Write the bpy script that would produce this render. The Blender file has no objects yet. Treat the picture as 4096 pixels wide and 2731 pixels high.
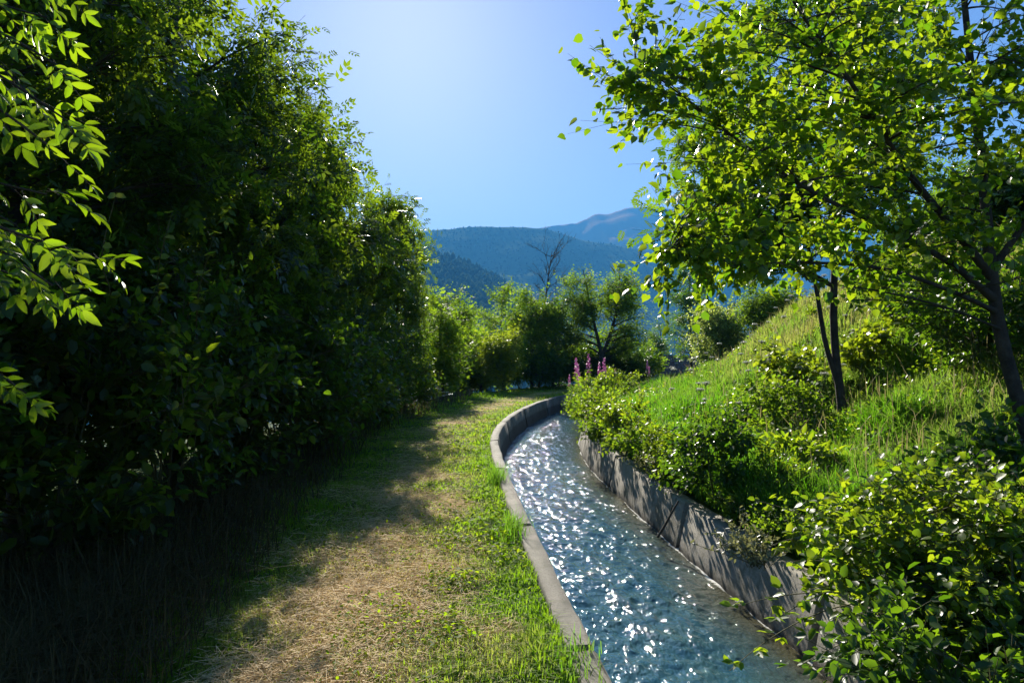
import bpy, math
import numpy as np
from math import radians as R
from mathutils import Vector

# ------------------------------------------------------------------ camera, sky, sun, exposure
scene = bpy.context.scene
col = scene.collection
F, HOR, CAMH = 682.7, 350.0, 1.6
cam_d = bpy.data.cameras.new('camera'); cam = bpy.data.objects.new('camera', cam_d); col.objects.link(cam)
cam_d.lens = 24; cam_d.sensor_width = 36; cam_d.clip_start = 0.05; cam_d.clip_end = 30000
cam.location = (0, 0, CAMH); cam.rotation_euler = (R(90 + math.degrees(math.atan((HOR - 341) / F))), 0, 0)
scene.camera = cam

SUN_EL, SUN_AZ = 27.6, -9.0            # azimuth from +Y, negative = to the left
SUN_E = 5.0; SKY_STR = 0.05; EXPO = 1.62
w = bpy.data.worlds.new('World'); scene.world = w; w.use_nodes = True
nt = w.node_tree; nt.nodes.clear()
sky = nt.nodes.new('ShaderNodeTexSky'); sky.sky_type = 'NISHITA'; sky.sun_disc = False
sky.sun_elevation = R(SUN_EL); sky.sun_rotation = R(SUN_AZ); sky.altitude = 900
sky.air_density = 1.0; sky.dust_density = 0.44; sky.ozone_density = 2.5
hs = nt.nodes.new('ShaderNodeHueSaturation'); hs.inputs['Saturation'].default_value = 1.08; hs.inputs['Hue'].default_value = .518
bg = nt.nodes.new('ShaderNodeBackground'); bg.inputs[1].default_value = SKY_STR
wo = nt.nodes.new('ShaderNodeOutputWorld')
nt.links.new(sky.outputs[0], hs.inputs['Color']); nt.links.new(hs.outputs[0], bg.inputs[0]); nt.links.new(bg.outputs[0], wo.inputs[0])
sd = bpy.data.lights.new('sun', 'SUN'); sd.energy = SUN_E; sd.angle = R(0.5); sd.color = (1, .93, .80)
so = bpy.data.objects.new('sun', sd); col.objects.link(so)
sdir = Vector((math.sin(R(SUN_AZ)) * math.cos(R(SUN_EL)), math.cos(R(SUN_AZ)) * math.cos(R(SUN_EL)), math.sin(R(SUN_EL))))
so.rotation_euler = sdir.to_track_quat('Z', 'Y').to_euler(); so.location = (-3, 20, 30)
scene.view_settings.view_transform = 'Standard'; scene.view_settings.look = 'None'
scene.view_settings.exposure = EXPO; scene.view_settings.gamma = 1
cy = scene.cycles
cy.max_bounces = 6; cy.diffuse_bounces = 3; cy.glossy_bounces = 2; cy.transmission_bounces = 4; cy.volume_bounces = 0
cy.transparent_max_bounces = 4; cy.caustics_reflective = False; cy.caustics_refractive = False
cy.use_denoising = True; cy.sample_clamp_indirect = 4

# ------------------------------------------------------------------ helpers
def rg(seed): return np.random.default_rng(seed)
def W(px, py, D): return np.array([(px - 512) / F * D, D, CAMH + (HOR - py) / F * D])     # a point seen at that pixel, D metres ahead
def nrm(v): return v / np.maximum(np.linalg.norm(v, axis=-1, keepdims=True), 1e-9)

class MB:
    """collects quads, then links them as ONE mesh object"""
    def __init__(s): s.v = []; s.f = []; s.m = []; s.t = []; s.n = 0
    def add(s, v, f, mat=0, tint=None):
        v = np.asarray(v, np.float32).reshape(-1, 3); f = np.asarray(f, np.int64).reshape(-1, 4)
        s.v.append(v); s.f.append(f + s.n); s.n += len(v)
        s.m.append(np.full(len(f), mat, np.int32))
        s.t.append(np.full(len(f), .5, np.float32) if tint is None else np.broadcast_to(np.asarray(tint, np.float32), (len(f),)))
    def mesh(s, name, mats, smooth=False):
        v = np.concatenate(s.v); f = np.concatenate(s.f); me = bpy.data.meshes.new(name)
        me.vertices.add(len(v)); me.vertices.foreach_set('co', v.ravel())
        me.loops.add(f.size); me.loops.foreach_set('vertex_index', f.ravel().astype(np.int32))
        me.polygons.add(len(f)); me.polygons.foreach_set('loop_start', np.arange(0, f.size, 4, dtype=np.int32))
        for m in (mats if isinstance(mats, (list, tuple)) else [mats]): me.materials.append(m)
        me.polygons.foreach_set('material_index', np.concatenate(s.m))
        if smooth: me.polygons.foreach_set('use_smooth', np.ones(len(f), bool))
        me.update(calc_edges=True)
        a = me.attributes.new('tint', 'FLOAT', 'FACE'); a.data.foreach_set('value', np.concatenate(s.t).astype(np.float32))
        me.validate()
        return me
    def build(s, name, mats, parent=None, smooth=False):
        o = bpy.data.objects.new(name, s.mesh(name, mats, smooth)); col.objects.link(o)
        if parent: o.parent = parent
        return o

def tag(o, label=None, cat=None, group=None, kind=None):
    if label: o['label'] = label
    if cat: o['category'] = cat
    if group: o['group'] = group
    if kind: o['kind'] = kind
    return o
def empty(name, loc, label, cat, group=None, rz=0, sc=1):
    o = bpy.data.objects.new(name, None); col.objects.link(o); o.location = [float(q) for q in loc]
    o.rotation_euler = (0, 0, rz); o.scale = (sc,) * 3 if np.isscalar(sc) else sc; o.empty_display_size = .2
    return tag(o, label, cat, group)
def dup(root, loc, rz, sc, label, group=None):
    r = root.copy(); col.objects.link(r); r.location = [float(q) for q in loc]; r.rotation_euler = (0, 0, rz)
    r.scale = (sc,) * 3 if np.isscalar(sc) else sc
    r['label'] = label
    if group: r['group'] = group
    for ch in list(root.children):
        c = ch.copy(); col.objects.link(c); c.parent = r
    return r

def tube(mb, pts, rad, n=6, mat=0):
    pts = np.asarray(pts, float); k = len(pts); rad = np.broadcast_to(np.asarray(rad, float), (k,))
    t = nrm(np.gradient(pts, axis=0)); up = np.array([.31, .17, .93]); 
    a = nrm(np.cross(t, up)); b = np.cross(t, a); ang = np.arange(n) * 2 * math.pi / n
    v = pts[:, None] + rad[:, None, None] * (np.cos(ang)[None, :, None] * a[:, None] + np.sin(ang)[None, :, None] * b[:, None])
    i = np.arange(k - 1)[:, None] * n; j = np.arange(n)[None]; jn = (j + 1) % n
    mb.add(v.reshape(-1, 3), np.stack([i + j, i + jn, i + n + jn, i + n + j], -1).reshape(-1, 4), mat)
def tubes3(mb, P0, P1, r0, r1, mat=0):
    """many thin straight three-sided twigs at once"""
    P0 = np.asarray(P0); P1 = np.asarray(P1); n = len(P0); t = nrm(P1 - P0); a = nrm(np.cross(t, np.array([.3, .2, .9]))); b = np.cross(t, a)
    v = np.zeros((n, 6, 3))
    for k in range(3):
        q = math.cos(k * 2.0944) * a + math.sin(k * 2.0944) * b; v[:, k] = P0 + q * r0; v[:, 3 + k] = P1 + q * r1
    f = np.array([[0, 1, 4, 3], [1, 2, 5, 4], [2, 0, 3, 5]])
    mb.add(v.reshape(-1, 3), (np.arange(n)[:, None, None] * 6 + f).reshape(-1, 4), mat)

TPL = {  # along, across, up
 'round': (np.array([[0, 0, 0], [1, 0, -.06], [.10, .36, .05], [.52, .44, .08], [.10, -.36, .05], [.52, -.44, .08]]), np.array([[0, 1, 3, 2], [0, 4, 5, 1]])),
 'oval': (np.array([[0, 0, 0], [1, 0, -.10], [.22, .27, .06], [.62, .27, .04], [.22, -.27, .06], [.62, -.27, .04]]), np.array([[0, 1, 3, 2], [0, 4, 5, 1]])),
 'lance': (np.array([[0, 0, 0], [1, 0, -.12], [.25, .17, .05], [.6, .19, .03], [.25, -.17, .05], [.6, -.19, .03]]), np.array([[0, 1, 3, 2], [0, 4, 5, 1]])),
 'ashleaf': (np.array([[0, 0, 0], [.33, 0, -.01], [.66, 0, -.05], [1, 0, -.15], [.13, .10, .03], [.38, .19, .06], [.70, .15, .02], [.88, .07, -.06], [.13, -.10, .03], [.38, -.19, .06], [.70, -.15, .02], [.88, -.07, -.06]]),
             np.array([[0, 1, 5, 4], [1, 2, 6, 5], [2, 3, 7, 6], [0, 8, 9, 1], [1, 9, 10, 2], [2, 10, 11, 3]])),
 'poplarleaf': (np.array([[0, 0, 0], [.30, 0, -.02], [.66, 0, -.04], [1.02, 0, -.16], [-.02, .26, .06], [.26, .46, .10], [.62, .35, .05], [.86, .12, -.06], [-.02, -.26, .05], [.26, -.46, .07], [.62, -.35, .03], [.86, -.12, -.07]]),
             np.array([[0, 1, 5, 4], [1, 2, 6, 5], [2, 3, 7, 6], [0, 8, 9, 1], [1, 9, 10, 2], [2, 10, 11, 3]])),
 'quad': (np.array([[0, 0, 0], [.42, .24, .05], [1, 0, 0], [.42, -.24, .05]]), np.array([[0, 3, 2, 1]])),
}
def leaves(mb, P, A, N, size, kind, rng, mat=0, tint=None):
    P = np.asarray(P); n = len(P); A = nrm(A); B = nrm(np.cross(N, A)); N = np.cross(A, B)
    size = np.broadcast_to(np.asarray(size, float), (n,))
    T, f = TPL[kind]; v = P[:, None] + size[:, None, None] * (T[None, :, 0:1] * A[:, None] + T[None, :, 1:2] * B[:, None] + T[None, :, 2:3] * N[:, None])
    tn = rng.random(n) if tint is None else tint
    mb.add(v.reshape(-1, 3), (np.arange(n)[:, None, None] * len(T) + f).reshape(-1, 4), mat, np.repeat(tn, len(f)))
def compound(P, A, N, L, pairs):
    """pinnate leaves: returns leaflet positions, axes, normals, sizes"""
    A = nrm(A); B = nrm(np.cross(N, A)); N = np.cross(A, B); L = np.broadcast_to(np.asarray(L, float), (len(P),))
    out = []
    for i in range(pairs):
        t = .28 + .62 * i / max(1, pairs - 1) if pairs > 1 else .5
        for s in (-1, 1):
            p = P + A * (L * t)[:, None] - N * (L * .10 * t * t)[:, None]
            out.append((p, A * .62 + s * B * .78 - N * .12, N, L * (.42 - .08 * abs(t - .55))))
    out.append((P + A * (L * .95)[:, None] - N * (L * .1)[:, None], A - N * .3, N, L * .42))
    return [np.concatenate([o[k] for o in out]) for k in range(4)]
def rdir(rng, n): return nrm(rng.normal(size=(n, 3)))

# ------------------------------------------------------------------ materials
def mat(name):
    m = bpy.data.materials.new(name); m.use_nodes = True; t = m.node_tree; t.nodes.clear()
    o = t.nodes.new('ShaderNodeOutputMaterial'); return m, t, o
def ramp(t, stops):
    r = t.nodes.new('ShaderNodeValToRGB'); e = r.color_ramp.elements
    while len(e) < len(stops): e.new(.5)
    for q, (p, c) in zip(e, stops): q.position = p; q.color = (*c, 1)
    return r
def noise(t, scale, detail=4, rough=.6, vec=None):
    n = t.nodes.new('ShaderNodeTexNoise'); n.inputs['Scale'].default_value = scale; n.inputs['Detail'].default_value = detail; n.inputs['Roughness'].default_value = rough
    if vec is None:
        g = t.nodes.new('ShaderNodeTexCoord'); vec = g.outputs['Object']
    t.links.new(vec, n.inputs['Vector']); return n
def leaf_mat(name, dark, light, trans=.45, tcol=None, rough=.38, spec=.5):
    m, t, o = mat(name)
    at = t.nodes.new('ShaderNodeAttribute'); at.attribute_name = 'tint'
    r = ramp(t, [(0, dark), (1, light)]); t.links.new(at.outputs['Fac'], r.inputs[0])
    p = t.nodes.new('ShaderNodeBsdfPrincipled'); t.links.new(r.outputs[0], p.inputs['Base Color'])
    p.inputs['Roughness'].default_value = rough; p.inputs['Specular IOR Level'].default_value = spec
    tr = t.nodes.new('ShaderNodeBsdfTranslucent')
    tc = tcol or ((dark[0] * 1.9, dark[1] * 1.7, dark[2] * .8), (light[0] * 1.9, light[1] * 1.7, light[2] * .8))
    r2 = ramp(t, [(0, tc[0]), (1, tc[1])]); t.links.new(at.outputs['Fac'], r2.inputs[0]); t.links.new(r2.outputs[0], tr.inputs[0])
    mx = t.nodes.new('ShaderNodeMixShader'); mx.inputs[0].default_value = trans
    t.links.new(p.outputs[0], mx.inputs[1]); t.links.new(tr.outputs[0], mx.inputs[2]); t.links.new(mx.outputs[0], o.inputs[0])
    return m
def plain_mat(name, stops, scale, rough=.85, bump=.3, bscale=None, spec=.3, dist=.02):
    m, t, o = mat(name)
    n = noise(t, scale, 6, .65); r = ramp(t, stops); t.links.new(n.outputs[0], r.inputs[0])
    p = t.nodes.new('ShaderNodeBsdfPrincipled'); t.links.new(r.outputs[0], p.inputs['Base Color']); p.inputs['Roughness'].default_value = rough
    p.inputs['Specular IOR Level'].default_value = spec
    b = t.nodes.new('ShaderNodeBump'); b.inputs['Strength'].default_value = bump; b.inputs['Distance'].default_value = dist
    n2 = noise(t, bscale or scale * 4, 6, .7); t.links.new(n2.outputs[0], b.inputs['Height']); t.links.new(b.outputs[0], p.inputs['Normal'])
    t.links.new(p.outputs[0], o.inputs[0]); return m

def T(a, b): return (a, b)
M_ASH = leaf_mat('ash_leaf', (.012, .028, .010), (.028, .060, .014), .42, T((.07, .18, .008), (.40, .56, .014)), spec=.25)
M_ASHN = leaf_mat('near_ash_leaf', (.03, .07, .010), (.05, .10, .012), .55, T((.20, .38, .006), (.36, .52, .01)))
M_POP = leaf_mat('poplar_leaf', (.016, .045, .008), (.05, .10, .012), .5, T((.13, .33, .006), (.48, .62, .012)), rough=.3)
M_LOC = leaf_mat('locust_leaf', (.016, .038, .012), (.035, .075, .016), .45, T((.11, .26, .01), (.30, .48, .015)))
M_MID = leaf_mat('mid_leaf', (.030, .060, .012), (.065, .11, .016), .48, T((.17, .36, .012), (.42, .60, .02)), spec=.2, rough=.6)
M_YEL = leaf_mat('yellow_green_leaf', (.06, .10, .010), (.12, .16, .012), .55, T((.28, .40, .01), (.46, .55, .02)))
M_PALE = leaf_mat('pale_leaf', (.09, .14, .05), (.17, .23, .08), .5, T((.36, .50, .07), (.56, .66, .12)), rough=.4, spec=.35)
M_SHR = leaf_mat('shrub_leaf', (.014, .036, .008), (.035, .075, .012), .45, T((.09, .23, .006), (.24, .42, .01)), spec=.4)
M_BRM = leaf_mat('bramble_leaf', (.035, .075, .010), (.085, .135, .014), .5, T((.20, .38, .008), (.48, .60, .015)))
M_GRS = leaf_mat('bank_herb', (.035, .08, .010), (.09, .14, .016), .5, T((.12, .30, .008), (.34, .48, .015)), rough=.5, spec=.25)
M_TURFW = leaf_mat('turf_weed', (.035, .075, .010), (.09, .13, .014), .5, T((.26, .50, .008), (.52, .66, .015)), rough=.6, spec=.08)
M_PGR = leaf_mat('path_grass', (.07, .15, .010), (.54, .42, .16), .48, T((.34, .62, .01), (.66, .54, .16)), rough=.6, spec=.1)
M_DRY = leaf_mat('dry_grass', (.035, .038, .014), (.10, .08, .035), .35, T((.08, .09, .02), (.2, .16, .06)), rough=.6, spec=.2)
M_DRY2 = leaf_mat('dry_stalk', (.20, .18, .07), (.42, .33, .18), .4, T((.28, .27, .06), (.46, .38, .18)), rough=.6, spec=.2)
M_STRAW = leaf_mat('straw', (.50, .37, .17), (.82, .66, .38), .15, rough=.6, spec=.2)
M_WHITE = leaf_mat('white_petal', (.55, .55, .45), (.8, .8, .72), .3, tcol=((.5, .5, .4), (.7, .7, .6)))
M_PINK = leaf_mat('pink_petal', (.30, .12, .24), (.50, .26, .42), .4, tcol=((.4, .1, .3), (.6, .2, .45)))
M_ORNG = leaf_mat('orange_petal', (.60, .25, .02), (.75, .38, .03), .3, tcol=((.5, .2, .01), (.6, .3, .02)))
M_GREY = leaf_mat('grey_herb_leaf', (.11, .13, .08), (.20, .22, .15), .3)
M_BARK = plain_mat('bark', [(.3, (.025, .020, .015)), (.7, (.085, .068, .050))], 9, .9, .8, 30)
M_DEAD = plain_mat('dead_bark', [(.3, (.05, .04, .035)), (.7, (.12, .10, .085))], 6, .9, .4)
M_TWIG = plain_mat('green_stem', [(.3, (.05, .06, .02)), (.7, (.12, .10, .04))], 20, .8, .2)

def ground_mat():
    m, t, o = mat('ground_soil')
    at = t.nodes.new('ShaderNodeAttribute'); at.attribute_name = 'dry'
    n1 = noise(t, 1.3, 5, .65); n2 = noise(t, 28, 5, .7); n3 = noise(t, 150, 3, .6)
    ad = t.nodes.new('ShaderNodeMath'); ad.operation = 'MULTIPLY_ADD'; ad.inputs[1].default_value = .55
    t.links.new(n1.outputs[0], ad.inputs[0]); t.links.new(at.outputs['Fac'], ad.inputs[2])
    a2 = t.nodes.new('ShaderNodeMath'); a2.operation = 'MULTIPLY_ADD'; a2.inputs[1].default_value = .45
    t.links.new(n2.outputs[0], a2.inputs[0]); t.links.new(ad.outputs[0], a2.inputs[2])
    a3 = t.nodes.new('ShaderNodeMath'); a3.operation = 'ADD'; a3.inputs[1].default_value = -.5; t.links.new(a2.outputs[0], a3.inputs[0])
    r = ramp(t, [(.05, (.06, .10, .016)), (.35, (.19, .19, .045)), (.6, (.42, .31, .13)), (.95, (.64, .49, .25))])
    t.links.new(a3.outputs[0], r.inputs[0])
    mx = t.nodes.new('ShaderNodeMix'); mx.data_type = 'RGBA'; mx.blend_type = 'MULTIPLY'; mx.inputs[0].default_value = .5
    r3 = ramp(t, [(.3, (.45, .42, .38)), (.65, (1.15, 1.12, 1.1))]); t.links.new(n3.outputs[0], r3.inputs[0])
    t.links.new(r.outputs[0], mx.inputs[6]); t.links.new(r3.outputs[0], mx.inputs[7])
    p = t.nodes.new('ShaderNodeBsdfPrincipled'); p.inputs['Roughness'].default_value = .95; p.inputs['Specular IOR Level'].default_value = .1
    t.links.new(mx.outputs[2], p.inputs['Base Color'])
    b = t.nodes.new('ShaderNodeBump'); b.inputs['Strength'].default_value = .7; b.inputs['Distance'].default_value = .03
    n4 = noise(t, 60, 6, .7); t.links.new(n4.outputs[0], b.inputs['Height']); t.links.new(b.outputs[0], p.inputs['Normal'])
    t.links.new(p.outputs[0], o.inputs[0]); return m
M_GROUND = ground_mat()

def concrete_mat(name, ca, cb, wet=-.325):
    m, t, o = mat(name)
    n1 = noise(t, 2.2, 6, .65); r1 = ramp(t, [(.3, ca), (.7, cb)]); t.links.new(n1.outputs[0], r1.inputs[0])
    n2 = noise(t, 70, 4, .75); r2 = ramp(t, [(.32, (.35, .33, .30)), (.5, (1, 1, 1))]); t.links.new(n2.outputs[0], r2.inputs[0])
    mx = t.nodes.new('ShaderNodeMix'); mx.data_type = 'RGBA'; mx.blend_type = 'MULTIPLY'; mx.inputs[0].default_value = .75
    t.links.new(r1.outputs[0], mx.inputs[6]); t.links.new(r2.outputs[0], mx.inputs[7])
    n5 = noise(t, 5.5, 6, .7); r5 = ramp(t, [(.50, (0, 0, 0)), (.62, (1, 1, 1))]); t.links.new(n5.outputs[0], r5.inputs[0])
    m5 = t.nodes.new('ShaderNodeMix'); m5.data_type = 'RGBA'; mq = t.nodes.new('ShaderNodeMath'); mq.operation = 'MULTIPLY'; mq.inputs[1].default_value = .55; t.links.new(r5.outputs[0], mq.inputs[0])
    t.links.new(mq.outputs[0], m5.inputs[0]); t.links.new(mx.outputs[2], m5.inputs[6]); m5.inputs[7].default_value = (.075, .075, .035, 1); mx = m5
    # wet, algae dark band above the water line, raised on mossy_concrete to darken its face
    g = t.nodes.new('ShaderNodeTexCoord'); sp = t.nodes.new('ShaderNodeSeparateXYZ'); t.links.new(g.outputs['Object'], sp.inputs[0])
    n3 = noise(t, 14, 5, .7); md = t.nodes.new('ShaderNodeMath'); md.operation = 'MULTIPLY_ADD'; md.inputs[1].default_value = .12
    t.links.new(n3.outputs[0], md.inputs[0]); t.links.new(sp.outputs[2], md.inputs[2])
    mr = t.nodes.new('ShaderNodeMapRange'); mr.inputs[1].default_value = wet - .05; mr.inputs[2].default_value = wet; t.links.new(md.outputs[0], mr.inputs[0])
    m2 = t.nodes.new('ShaderNodeMix'); m2.data_type = 'RGBA'; t.links.new(mr.outputs[0], m2.inputs[0]); m2.inputs[6].default_value = (.055, .047, .036, 1)
    t.links.new(mx.outputs[2], m2.inputs[7])
    p = t.nodes.new('ShaderNodeBsdfPrincipled'); p.inputs['Roughness'].default_value = .85; t.links.new(m2.outputs[2], p.inputs['Base Color'])
    b = t.nodes.new('ShaderNodeBump'); b.inputs['Strength'].default_value = .5; b.inputs['Distance'].default_value = .012
    n4 = noise(t, 45, 8, .75); t.links.new(n4.outputs[0], b.inputs['Height']); t.links.new(b.outputs[0], p.inputs['Normal'])
    t.links.new(p.outputs[0], o.inputs[0]); return m
M_CONC = concrete_mat('mossy_concrete', (.09, .085, .06), (.23, .205, .165), -.12); M_CONC_LIT = concrete_mat('sunlit_concrete', (.22, .20, .165), (.42, .38, .32))  # second one: lighter copy, the bank wall's sunlight put into its colour

def water_mat():
    m, t, o = mat('running_water')
    at = t.nodes.new('ShaderNodeAttribute'); at.attribute_name = 'edge'
    n = noise(t, 26, 6, .7); n1 = noise(t, 4, 3, .6)
    # foam and bubbles washed against the wall: more of it towards the edge
    a = t.nodes.new('ShaderNodeMath'); a.operation = 'MULTIPLY_ADD'; a.inputs[1].default_value = .9; t.links.new(n.outputs[0], a.inputs[0]); t.links.new(at.outputs['Fac'], a.inputs[2])
    r = ramp(t, [(.98, (0, 0, 0)), (1.0, (1, 1, 1))])
    mr = t.nodes.new('ShaderNodeMapRange'); mr.inputs[1].default_value = 1.22; mr.inputs[2].default_value = 1.4; t.links.new(a.outputs[0], mr.inputs[0])
    p = t.nodes.new('ShaderNodeBsdfPrincipled')
    r2 = ramp(t, [(.35, (.018, .070, .108)), (.65, (.040, .098, .115))]); t.links.new(n1.outputs[0], r2.inputs[0])  # blue of the reflected sky painted into the base colour
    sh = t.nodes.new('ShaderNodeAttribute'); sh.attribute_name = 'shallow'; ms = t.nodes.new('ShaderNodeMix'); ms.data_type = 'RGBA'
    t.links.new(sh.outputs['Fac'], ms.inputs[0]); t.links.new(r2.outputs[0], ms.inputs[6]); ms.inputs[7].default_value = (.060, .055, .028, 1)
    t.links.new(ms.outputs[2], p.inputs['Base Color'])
    p.inputs['Roughness'].default_value = .034; p.inputs['IOR'].default_value = 1.36
    g = t.nodes.new('ShaderNodeTexCoord'); mp = t.nodes.new('ShaderNodeMapping'); mp.inputs['Scale'].default_value = (1, .55, 1)
    t.links.new(g.outputs['Object'], mp.inputs[0])
    b = t.nodes.new('ShaderNodeBump'); b.inputs['Strength'].default_value = 1; b.inputs['Distance'].default_value = .0150
    n3 = noise(t, 30, 1.5, .5, mp.outputs[0]); t.links.new(n3.outputs[0], b.inputs['Height'])
    b2 = t.nodes.new('ShaderNodeBump'); b2.inputs['Strength'].default_value = 1; b2.inputs['Distance'].default_value = .00015
    n5 = noise(t, 75, 3, .5, mp.outputs[0]); t.links.new(n5.outputs[0], b2.inputs['Height']); t.links.new(b.outputs[0], b2.inputs['Normal'])
    t.links.new(b2.outputs[0], p.inputs['Normal'])
    d = t.nodes.new('ShaderNodeBsdfDiffuse'); d.inputs[0].default_value = (.6, .6, .57, 1)
    mx = t.nodes.new('ShaderNodeMixShader'); t.links.new(mr.outputs[0], mx.inputs[0]); t.links.new(p.outputs[0], mx.inputs[1]); t.links.new(d.outputs[0], mx.inputs[2])
    t.links.new(mx.outputs[0], o.inputs[0]); return m
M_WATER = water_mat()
def mountain_mat(name, stops, scale):
    m, t, o = mat(name); n = noise(t, scale, 8, .7); n2 = noise(t, scale * .18, 4, .6)
    a = t.nodes.new('ShaderNodeMath'); a.operation = 'MULTIPLY_ADD'; a.inputs[1].default_value = .9; t.links.new(n.outputs[0], a.inputs[0])
    b = t.nodes.new('ShaderNodeMath'); b.operation = 'MULTIPLY'; b.inputs[1].default_value = .5; t.links.new(n2.outputs[0], b.inputs[0]); t.links.new(b.outputs[0], a.inputs[2])
    r = ramp(t, stops); t.links.new(a.outputs[0], r.inputs[0])
    d = t.nodes.new('ShaderNodeBsdfDiffuse'); t.links.new(r.outputs[0], d.inputs[0]); t.links.new(d.outputs[0], o.inputs[0]); return m

# ------------------------------------------------------------------ the canal line and the lie of the land
def spline(pts, n):
    pts = np.asarray(pts, float); k = len(pts); t = np.r_[0, np.cumsum(np.linalg.norm(np.diff(pts, axis=0), axis=1))]
    # Catmull-Rom through the points
    T = np.linspace(0, t[-1], n); i = np.clip(np.searchsorted(t, T, 'right') - 1, 0, k - 2); u = ((T - t[i]) / (t[i + 1] - t[i]))[:, None]
    m = np.gradient(pts, t, axis=0); h = (t[i + 1] - t[i])[:, None]
    return (2 * u**3 - 3 * u**2 + 1) * pts[i] + (u**3 - 2 * u**2 + u) * h * m[i] + (-2 * u**3 + 3 * u**2) * pts[i + 1] + (u**3 - u**2) * h * m[i + 1]
CL = spline([(3.2, -18), (1.95, -4), (1.6, 0), (1.32, 3.3), (1.12, 5.4), (.95, 7.1), (.80, 8.9), (.69, 10.5), (.61, 12.2), (.66, 14), (.90, 16.5), (1.45, 19.6), (2.7, 23.8), (5.3, 29), (9.5, 34), (16, 38.5), (27, 42), (48, 44), (90, 44)], 1500)
CT = nrm(np.gradient(CL, axis=0)); CN = np.stack([CT[:, 1], -CT[:, 0]], 1)          # normal to the right
def _dist(x, y):
    sh = x.shape; x = x.ravel(); y = y.ravel(); out = np.empty(len(x)); S = CL[::3]
    for a in range(0, len(x), 20000):
        q = np.stack([x[a:a + 20000], y[a:a + 20000]], 1)
        d2 = ((q[:, None] - S[None]) ** 2).sum(-1); j = np.argmin(d2, 1) * 3
        lo = np.clip(j - 2, 0, len(CL) - 5); best = np.full(len(q), 1e18); bi = j.copy()
        for o in range(5):
            jj = lo + o; dd = ((q - CL[jj]) ** 2).sum(1); mk = dd < best; best[mk] = dd[mk]; bi[mk] = jj[mk]
        s = ((q - CL[bi]) * CN[bi]).sum(1); out[a:a + 20000] = np.sign(s) * np.sqrt(np.maximum(best - 1e-12, s * s))
    return out.reshape(sh)
GX0, GY0, GS = -30., -12., .2
_gx = np.arange(-30, 60, GS); _gy = np.arange(-12, 80, GS)
_DG = _dist(*np.meshgrid(_gx, _gy, indexing='ij'))
def cdist(x, y):
    x = np.asarray(x, float); y = np.asarray(y, float)
    u = np.clip((x - GX0) / GS, 0, len(_gx) - 1.001); v = np.clip((y - GY0) / GS, 0, len(_gy) - 1.001)
    i = u.astype(int); j = v.astype(int); u = u - i; v = v - j
    return _DG[i, j] * (1 - u) * (1 - v) + _DG[i + 1, j] * u * (1 - v) + _DG[i, j + 1] * (1 - u) * v + _DG[i + 1, j + 1] * u * v
def vnoise(x, y, seed=0):
    """cheap smooth value noise"""
    i = np.floor(x).astype(np.int64); j = np.floor(y).astype(np.int64); fx = x - i; fy = y - j; fx = fx * fx * (3 - 2 * fx); fy = fy * fy * (3 - 2 * fy)
    def h(a, b):
        q = (a * 374761393 + b * 668265263 + seed * 1442695) & 0x7fffffff; q = ((q ^ (q >> 13)) * 1274126177) & 0x7fffffff; return ((q ^ (q >> 16)) & 0xffff) / 65535.
    return h(i, j) * (1 - fx) * (1 - fy) + h(i + 1, j) * fx * (1 - fy) + h(i, j + 1) * (1 - fx) * fy + h(i + 1, j + 1) * fx * fy
def fbm(x, y, seed=0, o=4):
    s = 0; a = .5
    for k in range(o): s = s + a * vnoise(x * 2**k, y * 2**k, seed + k * 17); a *= .5
    return s
RP = ([0, .5, 1.2, 2, 3.5, 5.5, 9.5, 20, 40, 120], [.03, .10, .25, .45, 1.1, 2.65, 4.7, 7.6, 10, 12])
LP = ([0, 2.4, 4, 7, 15, 40, 120, 400, 1200], [-.015, 0, -.12, -.7, -2.2, -7, -25, -55, -75])
def height(x, y, d=None):
    x = np.asarray(x, float); y = np.asarray(y, float)
    if d is None: d = cdist(x, y)
    far = np.maximum(np.hypot(np.maximum(np.abs(x - 10) - 40, 0), np.maximum(np.abs(y - 30) - 45, 0)), 0)
    r = d - 1.0; l = -d - 1.0
    z = np.where(d > 0, np.interp(r, *RP), np.interp(l + far, *LP))
    z = np.where(d > 0, z - np.interp(far, [0, 60, 400, 1500], [0, 3, 60, 85]) * (far > 0), z)
    b = (fbm(x * .8, y * .8, 3) - .47) * .22 + (fbm(x * 4, y * 4, 9, 3) - .45) * .05
    amp = np.where(d > 0, np.clip(r / 1.2, 0, 1), np.clip(l / 2.5, .10, 1))
    return z + b * amp
def gz(x, y): return float(height(np.array([x]), np.array([y]))[0])

def axis(lo, hi, fine_lo, fine_hi, step, far_lo, far_hi, g=1.25):
    a = list(np.arange(fine_lo, fine_hi + 1e-6, step)); s = step
    while a[-1] < far_hi: s *= g; a.append(a[-1] + s)
    s = step; b = [a[0]]
    while b[-1] > far_lo: s *= g; b.append(b[-1] - s)
    return np.array(b[:0:-1] + a)
ax = axis(0, 0, -4, 9, .1, -9000, 9000); ay = axis(0, 0, 1.5, 34, .1, -3000, 9000)
X, Y = np.meshgrid(ax, ay, indexing='ij')
Dg = cdist(X, Y); Z = height(X, Y, Dg); Z = np.where(np.abs(Dg) < .93, -1.1, Z)
Z = np.where((Dg > .93) & (Dg < 1.1), -.03, Z); 
mb = MB(); ni, nj = X.shape; I = (np.arange(ni - 1)[:, None] * nj + np.arange(nj - 1)[None]).ravel()
mb.add(np.stack([X, Y, Z], -1).reshape(-1, 3), np.stack([I, I + nj, I + nj + 1, I + 1], 1))
ground = mb.build('ground', M_GROUND, smooth=True); tag(ground, kind='structure')
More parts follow.
